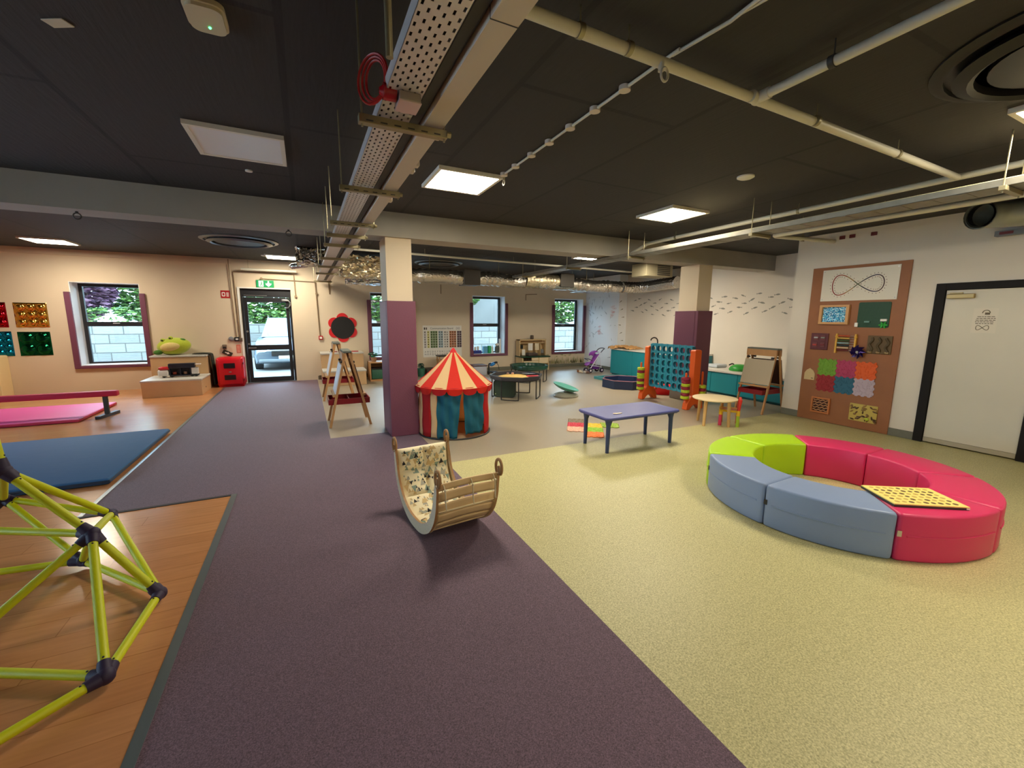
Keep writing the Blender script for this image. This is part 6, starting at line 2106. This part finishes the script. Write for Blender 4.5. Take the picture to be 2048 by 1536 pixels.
for k in range(7):
    y_ = 0.115 - k * 0.036
    bar_ = MB(L).cyl((-0.125, y_, 0.03), (0.125, y_, 0.03), 0.003, n=6).build('rod', STEEL, t)
    bd = MB(L)
    for j in range(9):
        bd.cyl((-0.110 + j * 0.0175, y_, 0.03), (-0.095 + j * 0.0175, y_, 0.03), 0.0125, n=10)
    bd.build('beads', mat('bead_%d' % k, bc[k], 0.4), bar_, 40)
t = thing('toy_windmill', 'dark purple foil windmill on the brown board', 'windmill', (BX, 3.31, 1.14))
L = onboard(3.305, 1.155)
MB(L).cyl((0, -0.02, 0.001), (0, -0.02, 0.06), 0.006, n=8).build('stick', STEEL, t)
PWM = mat('windmill_purple', (44, 26, 96), 0.25, 0.6)
for k in range(8):
    a_ = k * PI / 4
    MB(L @ Matrix.Translation((0, 0, 0.05)) @ Matrix.Rotation(a_, 4, 'Z')).add([(0.0, 0.012, 0.0), (0.105, 0.0, -0.004), (0.055, 0.055, 0.030), (0.0, -0.012, 0.012)], [(0, 1, 2), (0, 1, 3)])
    mm = MB(L @ Matrix.Translation((0, 0, 0.05)) @ Matrix.Rotation(a_, 4, 'Z'))
    mm.add([(0.0, 0.014, 0.004), (0.108, 0.0, 0.0), (0.060, 0.048, 0.032), (0.012, -0.012, 0.012), (0.0, 0.010, 0.0), (0.106, -0.002, -0.004), (0.062, 0.044, 0.028)], [(0, 1, 2), (0, 3, 1), (4, 6, 5), (4, 5, 3)])
    mm.build('vane', PWM, t)
MB(L).ball((0, 0, 0.072), 0.018, (1, 1, 0.6)).build('hub', mat('hub_silver', (190, 190, 180), 0.3, 0.5), t, 180)
t = thing('texture_panel', 'dark olive ridged texture panel on the brown board', 'panel', (BX, 3.07, 1.14))
L = onboard(3.072, 1.272)
MB(L).b2((-0.145, -0.13, 0.001), (0.145, 0.13, 0.016), 0.004).build('panel', mat('olive_panel', (96, 74, 40), 0.6), t)
for k in range(3):
    pts = [(-0.095 + k * 0.095 + 0.018 * math.sin(i * 0.9 + k), -0.10 + i * 0.02, 0.022) for i in range(11)]
    MB(L).tube(pts, 0.016, 8).build('ridge', mat('olive_ridge', (78, 62, 34), 0.6), t, 60)
for k in range(3):
    MB(L).ball((-0.10 + k * 0.10, -0.105, 0.024), 1, (0.03, 0.02, 0.012), 10, 8).build('pebble', mat('pebble_tan', (150, 124, 84), 0.5), t, 180)

W_ = 0.253
tiles = [(0, 1, (110, 158, 40), 'leaf green textured puzzle tile mounted on the board'), (1, 1, (178, 56, 96), 'pink wavy puzzle tile mounted on the board'), (2, 1, (222, 92, 24), 'orange textured puzzle tile mounted on the board'),
         (0, 0, (150, 30, 36), 'dark red textured puzzle tile mounted on the board'), (1, 0, (38, 98, 122), 'blue textured puzzle tile mounted on the board'), (2, 0, (186, 168, 180), 'lilac textured puzzle tile mounted on the board')]
for i, j, c_, lab in tiles:
    m = MB(onboard(3.705 - i * 0.257, 0.63 + j * 0.252))
    m.prism(jig(0, 0, W_ - 0.016, 0), 0.001, 0.012)
    rnd = random.Random(i * 5 + j)
    for k in range(70):
        m.ball((rnd.uniform(-0.11, 0.11), rnd.uniform(-0.11, 0.11), 0.012), rnd.uniform(0.006, 0.014), (1, 1, 0.6), 6, 4)
    o = m.build('puzzle_tile', mat('bt_%d' % c_[0], c_, 0.6), None, 40)
    tag(o, lab, 'tile', 'puzzle tiles on the brown board')
t = thing('pale_house', 'small pale wooden house shape on the brown board', 'toy', (BX, 3.95, 0.66))
L = onboard(3.948, 0.74)
MB(L).prism([(-0.078, -0.085), (0.078, -0.085), (0.078, 0.02), (0.05, 0.07), (0.0, 0.105), (-0.05, 0.07), (-0.078, 0.02)], 0.001, 0.014).build('shape', mat('house_cream', (206, 180, 130), 0.6), t)
MB(L).b2((0.03, -0.06, 0.014), (0.06, -0.05, 0.016)).build('mark', INK, t)
t = thing('slatted_frame', 'orange wood frame with curled rods on the brown board', 'panel', (BX, 3.73, 0.14))
L = onboard(3.733, 0.267)
f = MB(L)
f.b2((-0.135, -0.125, 0.001), (-0.112, 0.125, 0.03)).b2((0.112, -0.125, 0.001), (0.135, 0.125, 0.03)).b2((-0.112, 0.102, 0.001), (0.112, 0.125, 0.03)).b2((-0.112, -0.125, 0.001), (0.112, -0.102, 0.03))
f.build('frame', mat('frame_orange', (196, 118, 62), 0.5), t)
MB(L).b2((-0.112, -0.102, 0.001), (0.112, 0.102, 0.004)).build('back', mat('frame_back', (78, 40, 24), 0.6), t)
for k in range(5):
    y_ = -0.08 + k * 0.04
    MB(L).tube([(-0.108 + 0.0216 * i, y_ + 0.010 * math.sin(i * 1.9 + k * 2), 0.018) for i in range(11)], 0.008, 8).build('rod', mat('rod_tan', (190, 138, 96), 0.45), t, 60)
t = thing('shell_puzzle', 'yellow board covered with brown wooden shapes on brown board', 'panel', (BX, 3.16, 0.12))
L = onboard(3.155, 0.252)
MB(L).b2((-0.175, -0.13, 0.001), (0.175, 0.13, 0.014), 0.003).build('panel', mat('puzzle_yellow', (196, 172, 82), 0.5), t)
rnd = random.Random(17)
for k in range(34):
    x_, y_ = rnd.uniform(-0.16, 0.16), rnd.uniform(-0.11, 0.115)
    a_ = rnd.uniform(0, PI)
    c_ = rnd.choice(((92, 62, 34), (70, 44, 26), (164, 128, 74), (128, 92, 52)))
    MB(L).ball((x_, y_, 0.016), 1, (rnd.uniform(0.02, 0.04), rnd.uniform(0.008, 0.016), 0.010), 8, 6, Matrix.Rotation(a_, 4, 'Z')).build('shape', mat('shell_%d' % c_[0], c_, 0.5), t, 180)
MB(L).ball((0.06, -0.08, 0.02), 1, (0.03, 0.025, 0.012), 10, 8).build('yellow_knob', mat('knob_lime', (176, 190, 40), 0.4), t, 180)

# notice on the white door
t = thing('door_notice', 'white notice sheet with padlock drawing on the white door', 'notice', (XR, 2.08, 1.49))
L = right_frame(2.078, 1.625, XR)
MB(L).b2((-0.105, -0.148, 0.0005), (0.105, 0.148, 0.0015)).build('sheet', mat('notice_paper', (220, 210, 190), 0.6), t)
g = MB(L)
g.tube([(0.004 + 0.032 * math.cos(a_), 0.092 + 0.034 * math.sin(a_), 0.002) for a_ in [PI * i / 12 for i in range(13)]], 0.004, 6)
g.b2((-0.006, 0.072, 0.0015), (0.036, 0.098, 0.003))
rnd = random.Random(2)
for k in range(5):
    x_ = -0.085 + rnd.uniform(0, 0.02)
    while x_ < 0.075:
        w_ = rnd.uniform(0.014, 0.034)
        g.b2((x_, 0.045 - k * 0.021, 0.0015), (min(x_ + w_, 0.09), 0.053 - k * 0.021, 0.0024))
        x_ += w_ + 0.006
g.tube([(-0.01 + 0.055 * math.cos(q), -0.085 + 0.046 * math.sin(q) * math.cos(q) * 1.2, 0.002) for q in [2 * PI * i / 36 for i in range(36)]], 0.003, 6, closed=True)
g.build('printing', mat('print_brown', (96, 84, 64), 0.7), t)

# ================================================================ SEA MURALS
FISHC = mat('fish_grey', (136, 134, 122), 0.7)
rnd = random.Random(33)
m = MB()


def fish(L, s, a):
    body = [(-0.5, 0.0), (-0.25, 0.13), (0.05, 0.17), (0.35, 0.09), (0.5, 0.0), (0.35, -0.08), (0.05, -0.13), (-0.25, -0.09)]
    tail = [(-0.45, 0.02), (-0.72, 0.16), (-0.66, 0.0), (-0.72, -0.14), (-0.45, -0.02)]
    R = L @ Matrix.Rotation(a, 4, 'Z') @ Matrix.Diagonal((s, s, 1, 1))
    m.prism(body, 0.0006, 0.0016, R)
    m.prism(tail, 0.0006, 0.0016, R)


for k in range(64):
    y_ = 10.0 - 5.3 * (k + rnd.random() * 0.6) / 64
    band = 2.06 - 0.08 * math.sin((10 - y_) * 1.1) - 0.20 * (10 - y_) / 5.4
    z_ = band + ((k * 3) % 5 - 2) * 0.10 + rnd.uniform(-0.03, 0.03)
    fish(right_frame(y_, z_, XF), rnd.uniform(0.10, 0.135), rnd.uniform(-0.4, 0.5) + (PI if rnd.random() < 0.25 else 0))
for k in range(6):
    fish(back_frame(8.76 + 0.06 * (k % 3), 2.15 - k * 0.24, 10.25), 0.09, rnd.uniform(-0.3, 0.7))
o = m.build('fish_mural', FISHC)
tag(o, 'shoal of small grey fish painted along the recessed wall', 'mural')
m = MB()
SL_ = right_frame(0, 0, 8.69)
for k in range(48):
    y_, z_ = rnd.uniform(10.35, 11.85), rnd.uniform(0.35, 2.35)
    m.mi = 0
    fish(right_frame(y_, z_, 8.69), rnd.uniform(0.05, 0.14), rnd.uniform(-1.8, 1.8))
for (y_, z_, s_) in ((10.5, 1.85, 0.16), (11.15, 1.25, 0.13)):
    for k in range(12):
        L = right_frame(y_ + rnd.uniform(-s_ * 0.6, s_ * 0.6), z_ + rnd.uniform(-s_, s_), 8.69)
        m.mi = 1
        m.tube([L @ Vector((0.05 * math.cos(q), 0.02 * math.sin(q), 0.001)) for q in [2 * PI * i / 10 for i in range(10)]], 0.004, 4, closed=True)
o = m.build('coral_mural', [mat('mural_grey', (190, 192, 194), 0.8), mat('mural_pink', (216, 160, 160), 0.8)])
tag(o, 'pale sea creature drawings on the bright corner wall', 'mural')
m = MB()
for k in range(160):
    x_ = rnd.uniform(6.98, 8.66)
    h = rnd.uniform(0.06, 0.26)
    L = back_frame(x_, 0.11)
    bx = rnd.uniform(-0.05, 0.05)
    m.mi = rnd.randrange(3)
    m.prism([(-0.007, 0), (0.007, 0), (bx * 0.5 + 0.006, h * 0.6), (bx, h), (bx * 0.5 - 0.006, h * 0.6)], 0.0006, 0.0016, L)
for k in range(10):
    m.mi = 0
    fish(back_frame(rnd.uniform(7.0, 8.6), rnd.uniform(0.33, 0.44)), 0.09, rnd.uniform(-0.6, 0.6))
o = m.build('seaweed_mural', [mat('weed_green', (150, 152, 96), 0.8), mat('weed_tan', (176, 160, 112), 0.8), mat('weed_dark', (122, 124, 84), 0.8)])
tag(o, 'painted green seaweed along the foot of the window wall', 'mural')
